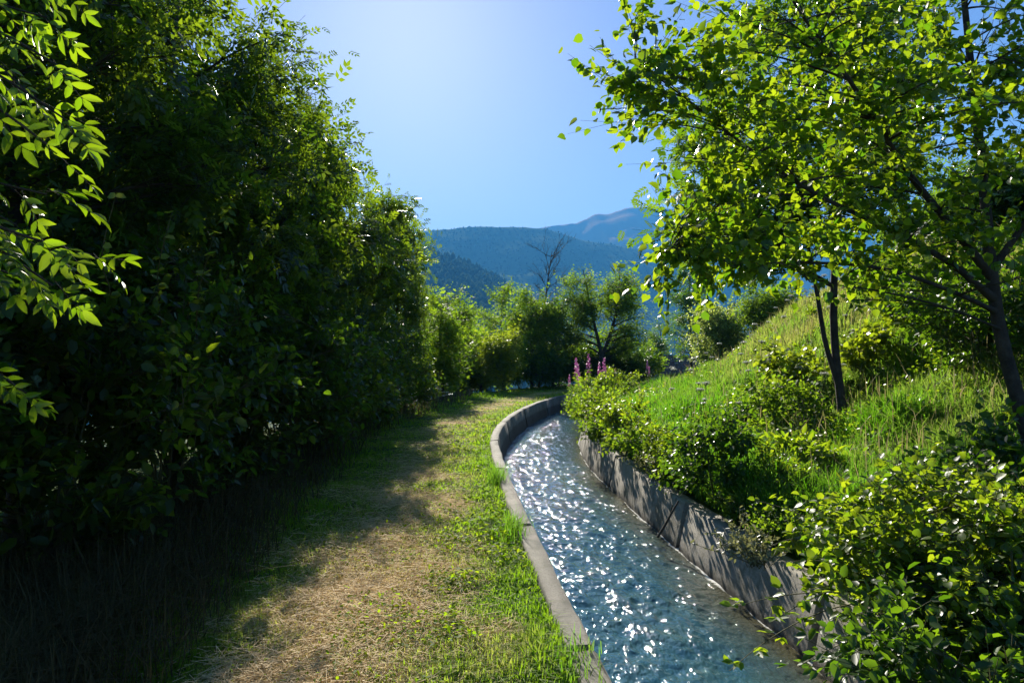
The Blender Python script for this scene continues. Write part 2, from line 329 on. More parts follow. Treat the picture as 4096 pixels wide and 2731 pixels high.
def dryness_shade(x, y, d=None):
    if d is None: d = cdist(x, y)
    l = -d - 1; r = d - 1
    lf = np.interp(l, [0, .3, .8, 1.25, 1.6, 2.0, 2.4, 4, 12, 40], [.05, .20, .44, .64, .46, .18, .12, .1, .3, .35])
    rt = np.interp(r, [0, 3, 5, 8, 14], [.0, .02, .12, .3, .35])
    lf = lf * (1 - np.clip((y - 5) / 5, 0, 1) * np.clip((l - .9) / .8, 0, 1) * .7)  # far hedge side: greener, and darker to put shade into the path colour
    return np.where(d > 0, rt, lf) + (fbm(x * 1.6, y * 1.6, 31) - .45) * .8
at = ground.data.attributes.new('dry', 'FLOAT', 'POINT'); at.data.foreach_set('value', dryness_shade(X, Y, Dg).ravel().astype(np.float32))

# ------------------------------------------------------------------ canal: walls, bed, water
sel = np.where((CL[:, 1] > -6) & (CL[:, 0] < 20))[0]
def sweep(mb, prof, a, b, step=1, closed=True, mat=0, jit=0, seed=0):
    """sweep a (offset, z) profile along the canal line between sample indices"""
    ids = np.arange(a, b + 1, step); ids[-1] = b; pr = np.asarray(prof, float); k = len(pr)
    pts = np.zeros((len(ids), k, 3)); c = CL[ids]; n = CN[ids]
    off = pr[None, :, 0] + (0 if not jit else (fbm(np.arange(len(ids))[:, None] * .21 + np.arange(k)[None] * 7.3, np.zeros((1, k)) + seed, seed) - .47) * jit)
    zz = pr[None, :, 1] + (0 if not jit else (fbm(np.arange(len(ids))[:, None] * .17 + np.arange(k)[None] * 5.1, np.zeros((1, k)) + seed + 3, seed + 5) - .47) * jit * np.array([[1 if p[1] > -.3 else 0 for p in prof]]))
    pts[..., :2] = c[:, None] + n[:, None] * off[..., None]; pts[..., 2] = zz
    m = k if closed else k - 1
    i = np.arange(len(ids) - 1)[:, None] * k; j = np.arange(m)[None]; jn = (j + 1) % k
    mb.add(pts.reshape(-1, 3), np.stack([i + j, i + k + j, i + k + jn, i + jn], -1).reshape(-1, 4), mat)
    if closed and k % 2 == 0:
        for e, base in ((0, 0), (1, (len(ids) - 1) * k)):
            for q in range(k // 2 - 1):
                mb.add(pts[0 if e == 0 else -1], [[q, q + 1, k - 2 - q, k - 1 - q]], mat)
arc = np.r_[0, np.cumsum(np.linalg.norm(np.diff(CL, axis=0), axis=1))]
def at_y(yy): return int(np.argmin(np.abs(CL[:, 1] - yy) + (CL[:, 0] > 30) * 99))
joints = [sel[0]] + [at_y(v) for v in (-1.0, 1.9, 3.75, 6.35, 9.2, 12.1, 15.1, 18.2, 21.4, 24.4)] + [at_y(30), sel[-1]]
lw = empty('canal_wall', (0, 0, 0), 'low weathered grey concrete canal wall beside the grassy path, with joints', 'canal wall')
for a, b in zip(joints[:-1], joints[1:]):
    m = MB(); sweep(m, [(-1.0, -1.0), (-1.0, .012), (-.985, .03), (-.865, .03), (-.852, .018), (-.66, -1.0)], a, b - 1, 1, jit=.03, seed=a)
    s_ = m.build('wall_segment', M_CONC, lw)
rw = empty('canal_wall', (0, 0, 0), 'sloping concrete canal wall on the planted bank side, streaked by leaf shadows', 'canal wall')
jr = [sel[0]] + [at_y(v) for v in (-.5, 2.2, 4.5, 7.0, 10.2, 13.4, 17, 21, 26)] + [sel[-1]]
for a, b in zip(jr[:-1], jr[1:]):
    m = MB(); sweep(m, [(.62, -1.0), (.842, .0), (.86, .018), (.985, .018), (1.0, .0), (1.02, -1.0)], a, b - 1, 1, jit=.032, seed=a + 7)
    m.build('wall_segment', M_CONC_LIT, rw)
m = MB(); sweep(m, [(.75, -.92), (-.75, -.92), (-.75, -1.05), (.75, -1.05)], sel[0], sel[-1], 2)
tag(m.build('canal_bed', M_CONC), kind='structure')
# water surface, a fine mesh with standing chop
WZ = -.45
S_a = np.concatenate([np.arange(arc[sel[0]], arc[at_y(2.5)], .06), np.arange(arc[at_y(2.5)], arc[at_y(13)], .018), np.arange(arc[at_y(13)], arc[at_y(24)], .035), np.arange(arc[at_y(24)], arc[sel[-1]], .12)])
U = np.linspace(-.785, .785, 88)
cx = np.interp(S_a, arc, CL[:, 0]); cyy = np.interp(S_a, arc, CL[:, 1]); nx = np.interp(S_a, arc, CN[:, 0]); ny = np.interp(S_a, arc, CN[:, 1])
SS, UU = np.meshgrid(S_a, U, indexing='ij')
hw = (fbm(SS * 1.7, UU * 2.6, 51, 2) - .37) * .05 + (fbm(SS * 5 + UU * 2.5, UU * 6.5 - SS * 1.5, 53, 2) - .37) * .054 + (fbm(SS * 12, UU * 19, 57, 2) - .37) * .040 + .003 * np.sin(SS * 9 + UU * 7 + 4 * fbm(SS, UU * 2, 5))
hw = hw * (1 - .55 * np.abs(UU / .785) ** 6) * np.interp(UU, [-.8, .1, .5, .8], [1, 1, .75, .6])
PX = cx[:, None] + nx[:, None] * UU; PY = cyy[:, None] + ny[:, None] * UU
m = MB(); n_i, n_j = SS.shape; I = (np.arange(n_i - 1)[:, None] * n_j + np.arange(n_j - 1)[None]).ravel()
m.add(np.stack([PX, PY, WZ + hw], -1).reshape(-1, 3), np.stack([I, I + 1, I + n_j + 1, I + n_j], 1)[:, ::-1])
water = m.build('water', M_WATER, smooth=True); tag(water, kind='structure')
wid = np.clip(fbm(SS * 2.2, UU * 0 + 3, 8) * .34 - .11, 0, 1)
edge = np.maximum(np.clip(1 - (.74 - UU) / (.012 + wid), 0, 1), .55 * np.clip(1 - (UU + .745) / .03, 0, 1))
shal = np.clip(np.interp(UU, [.2, .75], [0, 1]) + (fbm(SS * .9, UU * 2, 88) - .47) * .9, 0, 1)
w_at = water.data.attributes.new('shallow', 'FLOAT', 'POINT'); w_at.data.foreach_set('value', shal.ravel().astype(np.float32))
e_at = water.data.attributes.new('edge', 'FLOAT', 'POINT'); e_at.data.foreach_set('value', edge.ravel().astype(np.float32))

# ------------------------------------------------------------------ mountains beyond the valley
def ridge(name, crest, D0, depth, m, seed, rough, back=700, ncol=260, nrow=70, zfoot=-80):
    cr = np.array(crest, float); px = np.linspace(cr[0, 0], cr[-1, 0], ncol); py = np.interp(px, cr[:, 0], cr[:, 1])
    k = np.r_[np.linspace(0, 1, nrow), 1 + np.linspace(.05, 1, 12)]
    PXX, K = np.meshgrid(px, k, indexing='ij'); crest_z = (CAMH + (HOR - py) / F * D0)[:, None]
    DD = np.where(K <= 1, D0 - depth * (1 - K), D0 + back * (K - 1)); XX = (PXX - 512) / F * D0 * (.55 + .45 * DD / D0)
    prof = np.where(K <= 1, K ** 1.12, 1 - (K - 1) ** 1.5 * .8)
    zz = zfoot + (crest_z - zfoot) * prof
    rel = (fbm(XX / 330, DD / 420, seed, 5) - .47) * rough * np.sin(np.clip(K, 0, 1) * math.pi) ** .8
    gul = -np.abs(fbm(XX / 210 + DD / 900, DD / 1100, seed + 5, 3) - .45) * rough * 1.2 * np.sin(np.clip(K, 0, 1) * math.pi)
    zz = zz + rel + gul + (fbm(XX / 26, DD / 26, seed + 9, 2) - .37) * rough * .05
    b = MB(); a_, c_ = XX.shape; I = (np.arange(a_ - 1)[:, None] * c_ + np.arange(c_ - 1)[None]).ravel()
    b.add(np.stack([XX, DD, zz], -1).reshape(-1, 3), np.stack([I, I + c_, I + c_ + 1, I + 1], 1))
    o = b.build(name, m, smooth=True); tag(o, kind='structure'); return XX, DD, zz
M_FOR = mountain_mat('forest_slope', [(.38, (.012, .026, .012)), (.55, (.03, .055, .022)), (.68, (.085, .11, .05))], .02)
M_BARE = mountain_mat('bare_slope', [(.40, (.03, .05, .03)), (.52, (.07, .075, .045)), (.60, (.30, .20, .12))], .006)
r1 = ridge('hill', [(-300, 205), (200, 205), (380, 243), (428, 250), (470, 263), (500, 279), (530, 301), (560, 322), (600, 345), (640, 362), (700, 372)], 1500, 1000, M_FOR, 11, 90)
r2 = ridge('mountain', [(-400, 215), (300, 236), (418, 231.5), (472, 226.2), (529, 227), (549, 229), (584, 240), (630, 247), (700, 262), (780, 290), (900, 325), (1000, 340)], 2700, 1500, M_FOR, 21, 170)
r3 = ridge('mountain', [(430, 246), (549, 226), (576, 222.6), (597, 213.3), (608, 213.8), (629, 207), (650, 206), (673, 208.3), (710, 210), (800, 214), (850, 228), (900, 240), (1000, 252), (1400, 230)], 4200, 1900, M_BARE, 31, 260)
# trees of the far woods, too many to count
rng = rg(77); mb = MB()
oct_v = np.array([[0, 0, 1.25], [.5, 0, .45], [0, .5, .5], [-.5, 0, .42], [0, -.5, .5], [0, 0, 0]])
oct_f = np.array([[0, 1, 2, 3], [0, 3, 4, 1], [5, 3, 2, 1], [5, 1, 4, 3]])
for (XX, DD, zz), n, s0, s1 in ((r1, 20000, 6, 13), (r2, 22000, 4, 8)):
    i = rng.integers(0, XX.shape[0] - 1, n); j = np.minimum(rng.integers(6, 76, n), 72); u = rng.random(n); v = rng.random(n)
    f = lambda q: q[i, j] * (1 - u) * (1 - v) + q[i + 1, j] * u * (1 - v) + q[i, j + 1] * (1 - u) * v + q[i + 1, j + 1] * u * v
    P = np.stack([f(XX), f(DD), f(zz) - 2], 1); s = rng.uniform(s0, s1, n); a = rng.random(n) * 6.28
    V = np.stack([oct_v[None, :, 0] * np.cos(a)[:, None] - oct_v[None, :, 1] * np.sin(a)[:, None], oct_v[None, :, 0] * np.sin(a)[:, None] + oct_v[None, :, 1] * np.cos(a)[:, None], np.broadcast_to(oct_v[None, :, 2], (n, 6)) * rng.uniform(.7, 1.3, n)[:, None]], -1)
    V = P[:, None] + V * s[:, None, None]
    mb.add(V.reshape(-1, 3), (np.arange(n)[:, None, None] * 6 + oct_f).reshape(-1, 4), 0, np.repeat(rng.random(n), 4))
M_FARTREE = leaf_mat('far_tree', (.012, .026, .010), (.040, .064, .022), .1, rough=.9, spec=0)
tag(mb.build('forest', M_FARTREE), kind='stuff')

# ------------------------------------------------------------------ growing trees and shrubs
def bez(p0, p1, p2, n):
    t = np.linspace(0, 1, n)[:, None]; return (1 - t)**2 * p0 + 2 * t * (1 - t) * p1 + t * t * p2
def polyline(pts, n):
    pts = np.asarray(pts, float); return spline(pts, n) if len(pts) > 2 else pts[0] + np.linspace(0, 1, n)[:, None] * (pts[1] - pts[0])
def ell(rng, c, r, n, bias=2.4):
    return np.asarray(c) + rdir(rng, n) * (rng.random((n, 1)) ** (1 / bias)) * np.asarray(r)
def grow(trunks, clusters, rc, twigs, lpt, lsize, kind, seed, leafmat, tr=.08, comp=0, drop=.25, limb_r=.3, barkmat=None, twig_r=.004, limb_sides=5, up=.35, spread=1.0, name='trunk', parent=None, crown='crown'):
    """trunk mesh with limbs and twigs, crown mesh of single leaves"""
    rng = rg(seed); wood = MB(); lv = MB(); T = []
    for k, (pts, r0, r1) in enumerate(trunks):
        pl = polyline(pts, 18); rr = np.linspace(r0, r1, 18); rr[0] *= 1.35; rr[1] *= 1.1; tube(wood, pl, rr, 9); T.append((pl, rr))
    P0s, P1s, LP_, LA, LN = [], [], [], [], []
    for ci, c in enumerate(np.asarray(clusters)):
        best = None
        for pl, rr in T:
            hd = np.linalg.norm(pl[:, :2] - c[:2], axis=1); want = c[2] - up * hd
            sc = np.abs(pl[:, 2] - want) + .25 * hd; sc[:3] += 5 if len(pl) > 6 and up >= 0 and kind != 'x' and tr > .02 else 0; j = int(np.argmin(sc))
            if best is None or sc[j] < best[0]: best = (sc[j], pl[j], rr[j])
        a = best[1]; md = (a + c) / 2 + np.array([0, 0, np.linalg.norm(c - a) * .10]) + rng.normal(size=3) * .05 * np.linalg.norm(c - a)
        lim = bez(a, md, c, 8); lr = max(min(best[2] * .6, best[2] * limb_r + .012 * np.linalg.norm(c - a)), twig_r * 1.5)
        tube(wood, lim, np.linspace(lr, twig_r * 1.3, 8), limb_sides)
        n = twigs; q = lim[rng.integers(3, 8, n)]
        e = c + rdir(rng, n) * (rng.random((n, 1)) ** .45) * rc * spread + nrm((c - a)[None]) * rc * .25 + np.array([0, 0, .15 * rc])
        P0s.append(q); P1s.append(e)
    P0 = np.concatenate(P0s); P1 = np.concatenate(P1s); tubes3(wood, P0, P1, twig_r, twig_r * .4)
    L = np.linalg.norm(P1 - P0, axis=1); m = lpt
    t = np.linspace(.25, 1.02, m)[None] + rng.normal(size=(len(P0), m)) * .05
    P = P0[:, None] + (P1 - P0)[:, None] * t[..., None]; td = np.repeat(nrm(P1 - P0)[:, None], m, 1)
    P = P.reshape(-1, 3); td = td.reshape(-1, 3); n = len(P)
    A = nrm(td * .7 + rdir(rng, n) * .9 + np.array([0, 0, -drop])); N = nrm(rdir(rng, n) * .75 + np.array([0, 0, .9]))
    sz = lsize * rng.uniform(.5, 1.25, n)
    if comp:
        cp, ca, cn, cs = compound(P, A, N, sz, comp); tn = np.tile(rng.random(n), 2 * comp + 1) * .7 + rng.random(len(cp)) * .3
        leaves(lv, cp, ca, cn, cs, kind, rng, 0, tn)
    else:
        P = P + rdir(rng, n) * lsize * .35
        leaves(lv, P, A, N, sz, kind, rng)
    wm = wood.build(name, barkmat or M_BARK, parent, smooth=True); cm = lv.build(crown, leafmat, parent)
    return wm, cm

# ---- the tall dark ash hedge on the left of the path
def ash_proto(name, seed, h, rx, ry, ncl, label, loc, group, twigs=20, lpt=5, rz=0, sc=1):
    r_ = rg(seed); e = empty(name, loc, label, 'tree', group, rz, sc)
    c1 = ell(r_, (0, 0, h * .56), (rx, ry, h * .42), ncl); c1[:, 2] = np.clip(c1[:, 2], .5, h)
    tk = [(np.array([[0, 0, -.2], [.08, .05, h * .3], [-.06, .1, h * .6], [.05, .02, h * .92]]), .09, .02)]
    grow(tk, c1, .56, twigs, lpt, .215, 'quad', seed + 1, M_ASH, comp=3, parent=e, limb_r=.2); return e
GA = 'ash trees of the dark hedge left of the path'
hedge = []
PA = ash_proto('ash_tree', 101, 5.5, 1.65, 1.65, 62, '', (0, 0, 0), GA)
PB = ash_proto('ash_tree', 111, 5.8, 1.5, 1.7, 62, '', (0, 0, 0), GA)
PC = ash_proto('ash_tree', 121, 5.2, 1.75, 1.5, 58, '', (0, 0, 0), GA)
HT = [  # proto, x, y, rz, scale, label
 (PA, -4.1, 5.6, .3, (1.0, 1.0, 1.06), 'shadowy ash tree of the hedge rising just right of the hanging sunlit branches'),
 (PB, -4.0, 8.1, 1.2, (1, 1, 1.14), 'ash tree in the thickest black part of the hedge, with sky specks near its top'),
 (PC, -3.95, 10.6, 2.2, (1.0, 1, 1.2), 'dark ash tree of the hedge whose top edge meets the sky left of the sun'),
 (PA, -4.1, 13.2, 4.0, (.95, .95, 1.1), 'ash tree of the hedge with spiky shoots against the sky below the sun'),
 (PB, -3.75, 15.8, 3.2, (.95, .95, 1.02), 'ash tree of the hedge with bright backlit leaf patches in mid crown'),
 (PC, -3.3, 19.3, 5.2, (.75, .8, 1.12), 'last slim ash tree of the hedge, its feathery tip beside the blue mountain'),
 (PB, -7.2, 7.2, 2.9, (1.25, 1.25, 1.55), 'taller ash tree standing behind the hedge, filling the upper left corner'),
 (PA, -7.3, 11.2, .9, (1.2, 1.2, 1.55), 'taller ash tree behind the hedge, showing bright sky gaps between its upper leaves'),
 (PC, -7.0, 15.5, 1.9, (1.2, 1.2, 1.25), 'taller ash tree behind the far half of the hedge, mostly hidden'),
]
used = set()
for pr, x, y, rz, s, lab in HT:
    if pr.name not in used:
        used.add(pr.name); o = pr; o.location = (x, y, gz(x, y)); o.rotation_euler[2] = rz; o.scale = s; o['label'] = lab
    else: o = dup(pr, (x, y, gz(x, y)), rz, s, lab)
# ---- understorey shrubs at the hedge foot
def shrub(name, seed, loc, rad, h, ncl, leafmat, kind, lsize, label, cat='shrub', group=None, twigs=14, lpt=6, comp=0, rc=.3, twig_r=.003, stems=5, bark=None, rz=0, sc=1, zc=.55):
    r_ = rg(seed); e = empty(name, loc, label, cat, group, rz, sc)
    cl = ell(r_, (0, 0, h * zc), (rad, rad, h * .45), ncl); cl[:, 2] = np.clip(cl[:, 2], .08, None)
    tks = [(np.array([[0, 0, -.1], [*(np.array([math.cos(a), math.sin(a)]) * rad * .25), h * .4], [*(np.array([math.cos(a), math.sin(a)]) * rad * .5), h * .8]]), .012, .004) for a in r_.uniform(0, 6.28, stems)]
    grow(tks, cl, rc, twigs, lpt, lsize, kind, seed + 1, leafmat, tr=.01, comp=comp, parent=e, barkmat=bark or M_TWIG, twig_r=twig_r, name='stem', crown='foliage', limb_sides=4)
    return e
GS_ = 'shrubs at the foot of the dark hedge'
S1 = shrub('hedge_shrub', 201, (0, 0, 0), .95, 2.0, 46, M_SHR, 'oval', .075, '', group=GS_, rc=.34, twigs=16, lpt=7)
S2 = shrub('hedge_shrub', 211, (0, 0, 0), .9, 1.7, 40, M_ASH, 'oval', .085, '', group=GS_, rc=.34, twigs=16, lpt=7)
used = set(); hl = 'leafy dark shrub in deep shade at the foot of the hedge'
for k, (x, y, s) in enumerate([(-3.7, 3.3, 1.25), (-3.2, 4.7, 1.2), (-3.15, 6.2, 1.15), (-3.2, 7.6, 1.2), (-3.05, 9.1, 1.15), (-3.0, 10.6, 1.15), (-2.95, 12.1, 1.1), (-2.9, 13.7, 1.1), (-2.85, 15.3, 1.05), (-2.75, 17, 1.0), (-4.6, 4.3, 1.5), (-4.9, 7.0, 1.5), (-4.8, 9.6, 1.5), (-4.7, 12.5, 1.5)]):
    pr = (S1, S2)[k % 2]
    if pr.name not in used: used.add(pr.name); o = pr; o.location = (x, y, gz(x, y)); o.scale = (s, s, s); o['label'] = hl
    else: o = dup(pr, (x, y, gz(x, y)), k * 1.7, (s, s, s * (.9 + .12 * (k % 3))), hl)

# ---- the near ash whose sunlit branches hang into the left of the picture
def near_ash():
    e = empty('ash_tree', (-2.75, 1.2, gz(-2.75, 1.2)), 'near ash tree hanging bright sunlit pinnate leaves in from the left edge', 'tree')
    b0 = np.array(e.location); rng = rg(301); wood = MB(); lv = MB()
    tube(wood, polyline(np.array([[0, 0, -.2], [.05, .05, 1.2], [.0, .1, 2.4], [.12, .1, 4.2]]), 16), np.linspace(.09, .03, 16), 9)
    d = lambda x, y, D: W((x - 75) * .43537, (y - 25) * .43537, D) - b0
    B = [((-190, -110, 2.0), (40, 20, 2.15), (175, 60, 2.25)), ((-190, -20, 2.0), (60, 90, 2.1), (250, 200, 2.2)), ((-190, 60, 1.95), (60, 190, 2.1), (225, 300, 2.15)),
         ((-190, 120, 2.1), (50, 260, 2.2), (205, 375, 2.25)), ((-190, 330, 2.0), (20, 430, 2.1), (180, 470, 2.2)), ((-190, 380, 2.0), (60, 540, 2.1), (285, 610, 2.2)),
         ((-190, 400, 1.95), (20, 560, 2.05), (195, 680, 2.1)), ((-190, 480, 2.2), (10, 620, 2.3), (120, 660, 2.35)), ((-190, -40, 2.4), (10, 120, 2.5), (150, 250, 2.55)), ((-190, -160, 2.3), (60, -60, 2.4), (200, -10, 2.45)),
         ((-190, 700, 2.2), (0, 830, 2.3), (140, 930, 2.4)), ((-190, 330, 2.5), (0, 480, 2.55), (110, 540, 2.6))]
    LPp, LAa, LNn, LS = [], [], [], []
    for k, (p0, p1, p2) in enumerate(B):
        a, m_, c = d(*p0), d(*p1), d(*p2)
        root = np.array([.03, .08, min(3.9, max(.8, a[2] - .25))])
        pl = polyline(np.array([root, a, m_, c]), 22); tube(wood, pl, np.linspace(.016, .003, 22), 5)
        for i in range(6, 22):
            t = nrm(pl[min(i + 1, 21)] - pl[i - 1]); side = nrm(np.cross(t, [0, 0, 1]))
            for s in (-1, 1):
                if i > 8 and rng.random() < (.72 if i < 20 else 1):
                    if i > 14 and rng.random() < .15: continue
                    ax_ = nrm(t * rng.uniform(.5, 1.1) + side * s * rng.uniform(.2, .9) + np.array([0, 0, rng.uniform(-.75, .12)]) + rng.normal(size=3) * .2)
                    LPp.append(pl[i] + rng.normal(size=3) * .01); LAa.append(ax_); LNn.append(nrm(np.array([0, 0, 1.]) + rng.normal(size=3) * .55 + np.array([0, -.5, 0]))); LS.append(rng.uniform(.10, .155))
    P, A, N, S = map(np.array, (LPp, LAa, LNn, LS))
    tubes3(wood, P, P + A * (S * .95)[:, None] - N * (S * .09)[:, None], .0014, .0007)
    cp, ca, cn, cs = compound(P, A, N, S, 3)
    cn = nrm(cn + rng.normal(size=cn.shape) * .3); leaves(lv, cp, ca, cn, cs * 1.12 * rng.uniform(.75, 1.15, len(cs)), 'ashleaf', rng)
    # the rest of its crown, out of frame to the left
    wood.build('trunk', M_BARK, e, smooth=True); lv.build('crown', M_ASHN, e)
near_ash()
def shoots():
    g = 'sunlit leafy shoots poking out of the dark hedge'; rng = rg(311)
    for px, py, D, h, lab in ((108, 195, 3.9, .45, 'hedge shoot with paired round leaves, closest to the hanging ash branches'), (165, 212, 4.3, .5, 'round-leaved lit shoot low against the black middle of the hedge'), (208, 232, 4.6, .55, 'round-leaved lit shoot leaning right out of the black hedge')):
        p = W(px, py, D); z0 = p[2] - h; e = empty('leafy_shoot', (p[0], p[1], gz(p[0], p[1])), lab, 'shoot', g); e.location.x -= .9; e.location.y += 1.6
        top = p[2] - e.location.z; pl = polyline(np.array([[0, 0, .0], [.1, 0, top * .5], [.5, -.9, top * .8], [.88, -1.6, top - .22], [.95, -1.62, top]]), 24)
        s = MB(); tube(s, pl, np.linspace(.010, .002, 24), 5); s.build('stem', M_TWIG, e, smooth=True)
        n = 26; i = rng.integers(13, 24, n); P = pl[i]; A = nrm(np.stack([rng.choice([-1, 1], n) * 1., rng.normal(size=n) * .4, rng.normal(size=n) * .25 - .1], 1)); l = MB()
        leaves(l, P, A, nrm(np.array([0, -.4, 1.]) + rng.normal(size=(n, 3)) * .3), rng.uniform(.05, .075, n), 'round', rng); l.build('foliage', M_YEL, e)
shoots()

# ---- trees and bushes where the canal bends, in front of the valley
def midtree(name, seed, px, D, top_px, width_px, base_z, leafmat, label, ncl=40, zlo=.3, lobes=None, lsize=.22, kind='quad', trunk_r=.09, twigs=17, lpt=5, comp=2, rc=.55, group=None, forks=None):
    x = (px - 512) / F * D; e = empty(name, (x, D, base_z), label, 'tree', group); r_ = rg(seed)
    h = CAMH + (HOR - top_px) / F * D - base_z; wr = width_px / F * D / 2
    if lobes: cl = np.concatenate([ell(r_, (lx * wr, ly, lz * h), (lr * wr, lr * wr, lh * h), n) for lx, ly, lz, lr, lh, n in lobes])
    else: cl = ell(r_, (0, 0, h * (zlo + 1) / 2), (wr * .85, wr * .85, h * (1 - zlo) / 2 * .92), ncl)
    tk = forks(h, wr) if forks else [(np.array([[0, 0, -.2], [.05, 0, h * .35], [-.05, .05, h * .6], [.03, 0, h * .9]]), trunk_r, .015)]
    grow(tk, cl, rc, twigs, lpt, lsize, kind, seed + 1, leafmat, comp=comp, parent=e); return e
midtree('ash_tree', 401, 446, 27, 278, 66, gz(-2.6, 27), M_MID, 'bright green bushy ash tree at the end of the dark hedge', ncl=60, zlo=.05)
midtree('ash_tree', 403, 441, 21.5, 296, 40, gz(-2.3, 21.5), M_MID, 'small bright green ash directly after the last dark hedge tree', ncl=34, zlo=.03)
midtree('ash_tree', 405, 466, 31, 296, 56, gz(-2.3, 31), M_MID, 'low light-green ash tree between the hedge and the yellow-green bush', ncl=45, zlo=.05)
midtree('robinia_bush', 411, 503, 27.5, 326, 42, gz(-.3, 27.5), M_YEL, 'yellow-green feathery bush where the path bends right', ncl=44, zlo=.02, lsize=.22)['category'] = 'bush'
midtree('robinia_bush', 415, 480, 28.5, 350, 28, gz(-1.3, 28.5), M_YEL, 'smaller yellow-green bush left of the feathery yellow one', ncl=24, zlo=.02, lsize=.2)['category'] = 'bush'
midtree('broadleaf_tree', 421, 502, 36, 282, 66, -.9, M_MID, 'rounded green tree behind the yellow-green bush', ncl=70, zlo=.03)
midtree('broadleaf_tree', 425, 531, 29.6, 278, 56, -.6, M_MID, 'green tree wrapped round the foot of the dead tree', ncl=70, zlo=.03)
midtree('broadleaf_tree', 428, 552, 30.5, 298, 50, -.5, M_SHR, 'dark low tree in shade beside the path end, under the dead tree', ncl=50, zlo=.03)
midtree('oak_tree', 431, 602, 30.5, 258, 84, -.5, M_MID, 'large two-headed green tree with a clear dark trunk, left of the valley gap', forks=lambda h, w_: [(np.array([[0, 0, -.2], [-.03, 0, h * .3], [-.2 * w_, 0, h * .55], [-.45 * w_, 0, h * .92]]), .13, .015), (np.array([[-.03, 0, h * .28], [.25 * w_, .1, h * .5], [.42 * w_, .2, h * .72], [.45 * w_, .2, h * .93]]), .10, .015)], lobes=[(-.50, 0, .68, .44, .30, 40), (.44, .3, .66, .54, .32, 50), (.6, -.2, .40, .4, .14, 14), (-.7, 0, .42, .25, .15, 8)], trunk_r=.13, lsize=.2)
midtree('broadleaf_tree', 437, 628, 31.5, 346, 54, -.3, M_SHR, 'dark green undergrowth tree to the right under the two-headed tree', ncl=46, zlo=.03)
midtree('broadleaf_tree', 439, 578, 32, 345, 36, -.2, M_SHR, 'dark bush-like tree under the left head of the two-headed tree', ncl=36, zlo=.02)
midtree('birch_tree', 441, 661, 46, 316, 24, -1.0, M_LOC, 'slim dusky tree in the valley gap beside the tiled roof', ncl=30, zlo=.1)
midtree('broadleaf_tree', 443, 640, 46, 346, 60, -2., M_SHR, 'low dark trees beyond the meadow in front of the valley gap', ncl=36, zlo=.02)
midtree('poplar_tree', 445, 719, 27, 298, 64, gz(7.9, 27), M_PALE, 'pale silvery poplar on the slope, right of the valley gap', ncl=66, zlo=.05, comp=0, kind='oval', lsize=.10, lpt=9, twigs=24)
midtree('poplar_tree', 447, 728, 30, 322, 34, gz(9.4, 30), M_PALE, 'small pale poplar bush right behind the silvery poplar', ncl=26, zlo=.02, comp=0, kind='oval', lsize=.10, lpt=9, twigs=20)
midtree('broadleaf_tree', 449, 770, 25, 285, 60, gz(9.4, 25), M_MID, 'green tree on the slope just right of the silvery poplar', ncl=46, zlo=.05)
midtree('broadleaf_tree', 453, 690, 34, 262, 50, gz(8.8, 34), M_SHR, 'dark round tree top behind the poplar, below the leafy branch tips', ncl=40, zlo=.1)

GU = 'undergrowth bushes along the far edge of the path'
U1 = shrub('undergrowth_bush', 471, (0, 0, 0), 1.0, 1.9, 34, M_MID, 'oval', .13, '', 'bush', GU, rc=.42, twigs=14, lpt=6)
U2 = shrub('undergrowth_bush', 475, (0, 0, 0), 1.1, 1.7, 34, M_SHR, 'oval', .13, '', 'bush', GU, rc=.42, twigs=14, lpt=6)
for k, (px, D, sc_) in enumerate([(432, 24.5, .9), (452, 29, 1.1), (470, 32, 1.2), (489, 30, .9), (520, 31, 1.15), (541, 29.5, 1.0), (562, 31.5, 1.2), (582, 31, 1.2), (604, 32, 1.1), (624, 32.5, 1.15), (643, 33, 1.0)]):
    x = (px - 512) / F * D; lab = 'leafy bush of the shaded undergrowth beneath the trees past the path end'; pr = (U1, U2)[k % 2]
    if k < 2: pr.location = (x, D, gz(x, D) - .1); pr.scale = (sc_,) * 3; pr['label'] = lab
    else: dup(pr, (x, D, gz(x, D) - .1), k * 1.1, (sc_, sc_, sc_ * (.85 + .15 * (k % 3))), lab)

def dead_tree():
    D = 30.8; x = (539 - 512) / F * D; z0 = -.3; e = empty('dead_tree', (x, D, z0), 'bare dead tree with thin grey branches against the blue mountain', 'tree')
    b = MB(); rng = rg(461); H = (CAMH + (HOR - 250) / F * D - z0)
    tr = polyline(np.array([[0, 0, -.2], [.05, 0, H * .35], [.28, 0, H * .62], [.42, 0, H * .82], [.6, .05, H]]), 24); tube(b, tr, np.linspace(.08, .012, 24), 8)
    P0, P1 = [], []
    def br(p, d, L, r, lev):
        mid = p + d * L * .5 + rng.normal(size=3) * L * .06; q = p + d * L + np.array([0, 0, L * .12]); pl = bez(p, mid, q, 7); tube(b, pl, np.linspace(r, r * .35, 7), 5)
        if lev == 0: return
        for k in range(4 if lev > 1 else 4):
            i = rng.integers(2, 7); nd = nrm(d + rng.normal(size=3) * .55 + np.array([0, 0, .3])); br(pl[i], nd, L * rng.uniform(.4, .65), r * .5, lev - 1)
    for k in range(26):
        i = rng.integers(11, 23); a = rng.uniform(0, 6.28); s = 1 if rng.random() < .62 else -1
        d = nrm(np.array([s * rng.uniform(.3, .9), math.sin(a) * .6, rng.uniform(.4, 1.0)])); br(tr[i], d, H * rng.uniform(.08, .17), .016, 2)
    br(tr[7], nrm(np.array([.85, .1, .55])), H * .42, .04, 1)
    b.build('trunk', M_DEAD, e, smooth=True)
dead_tree()
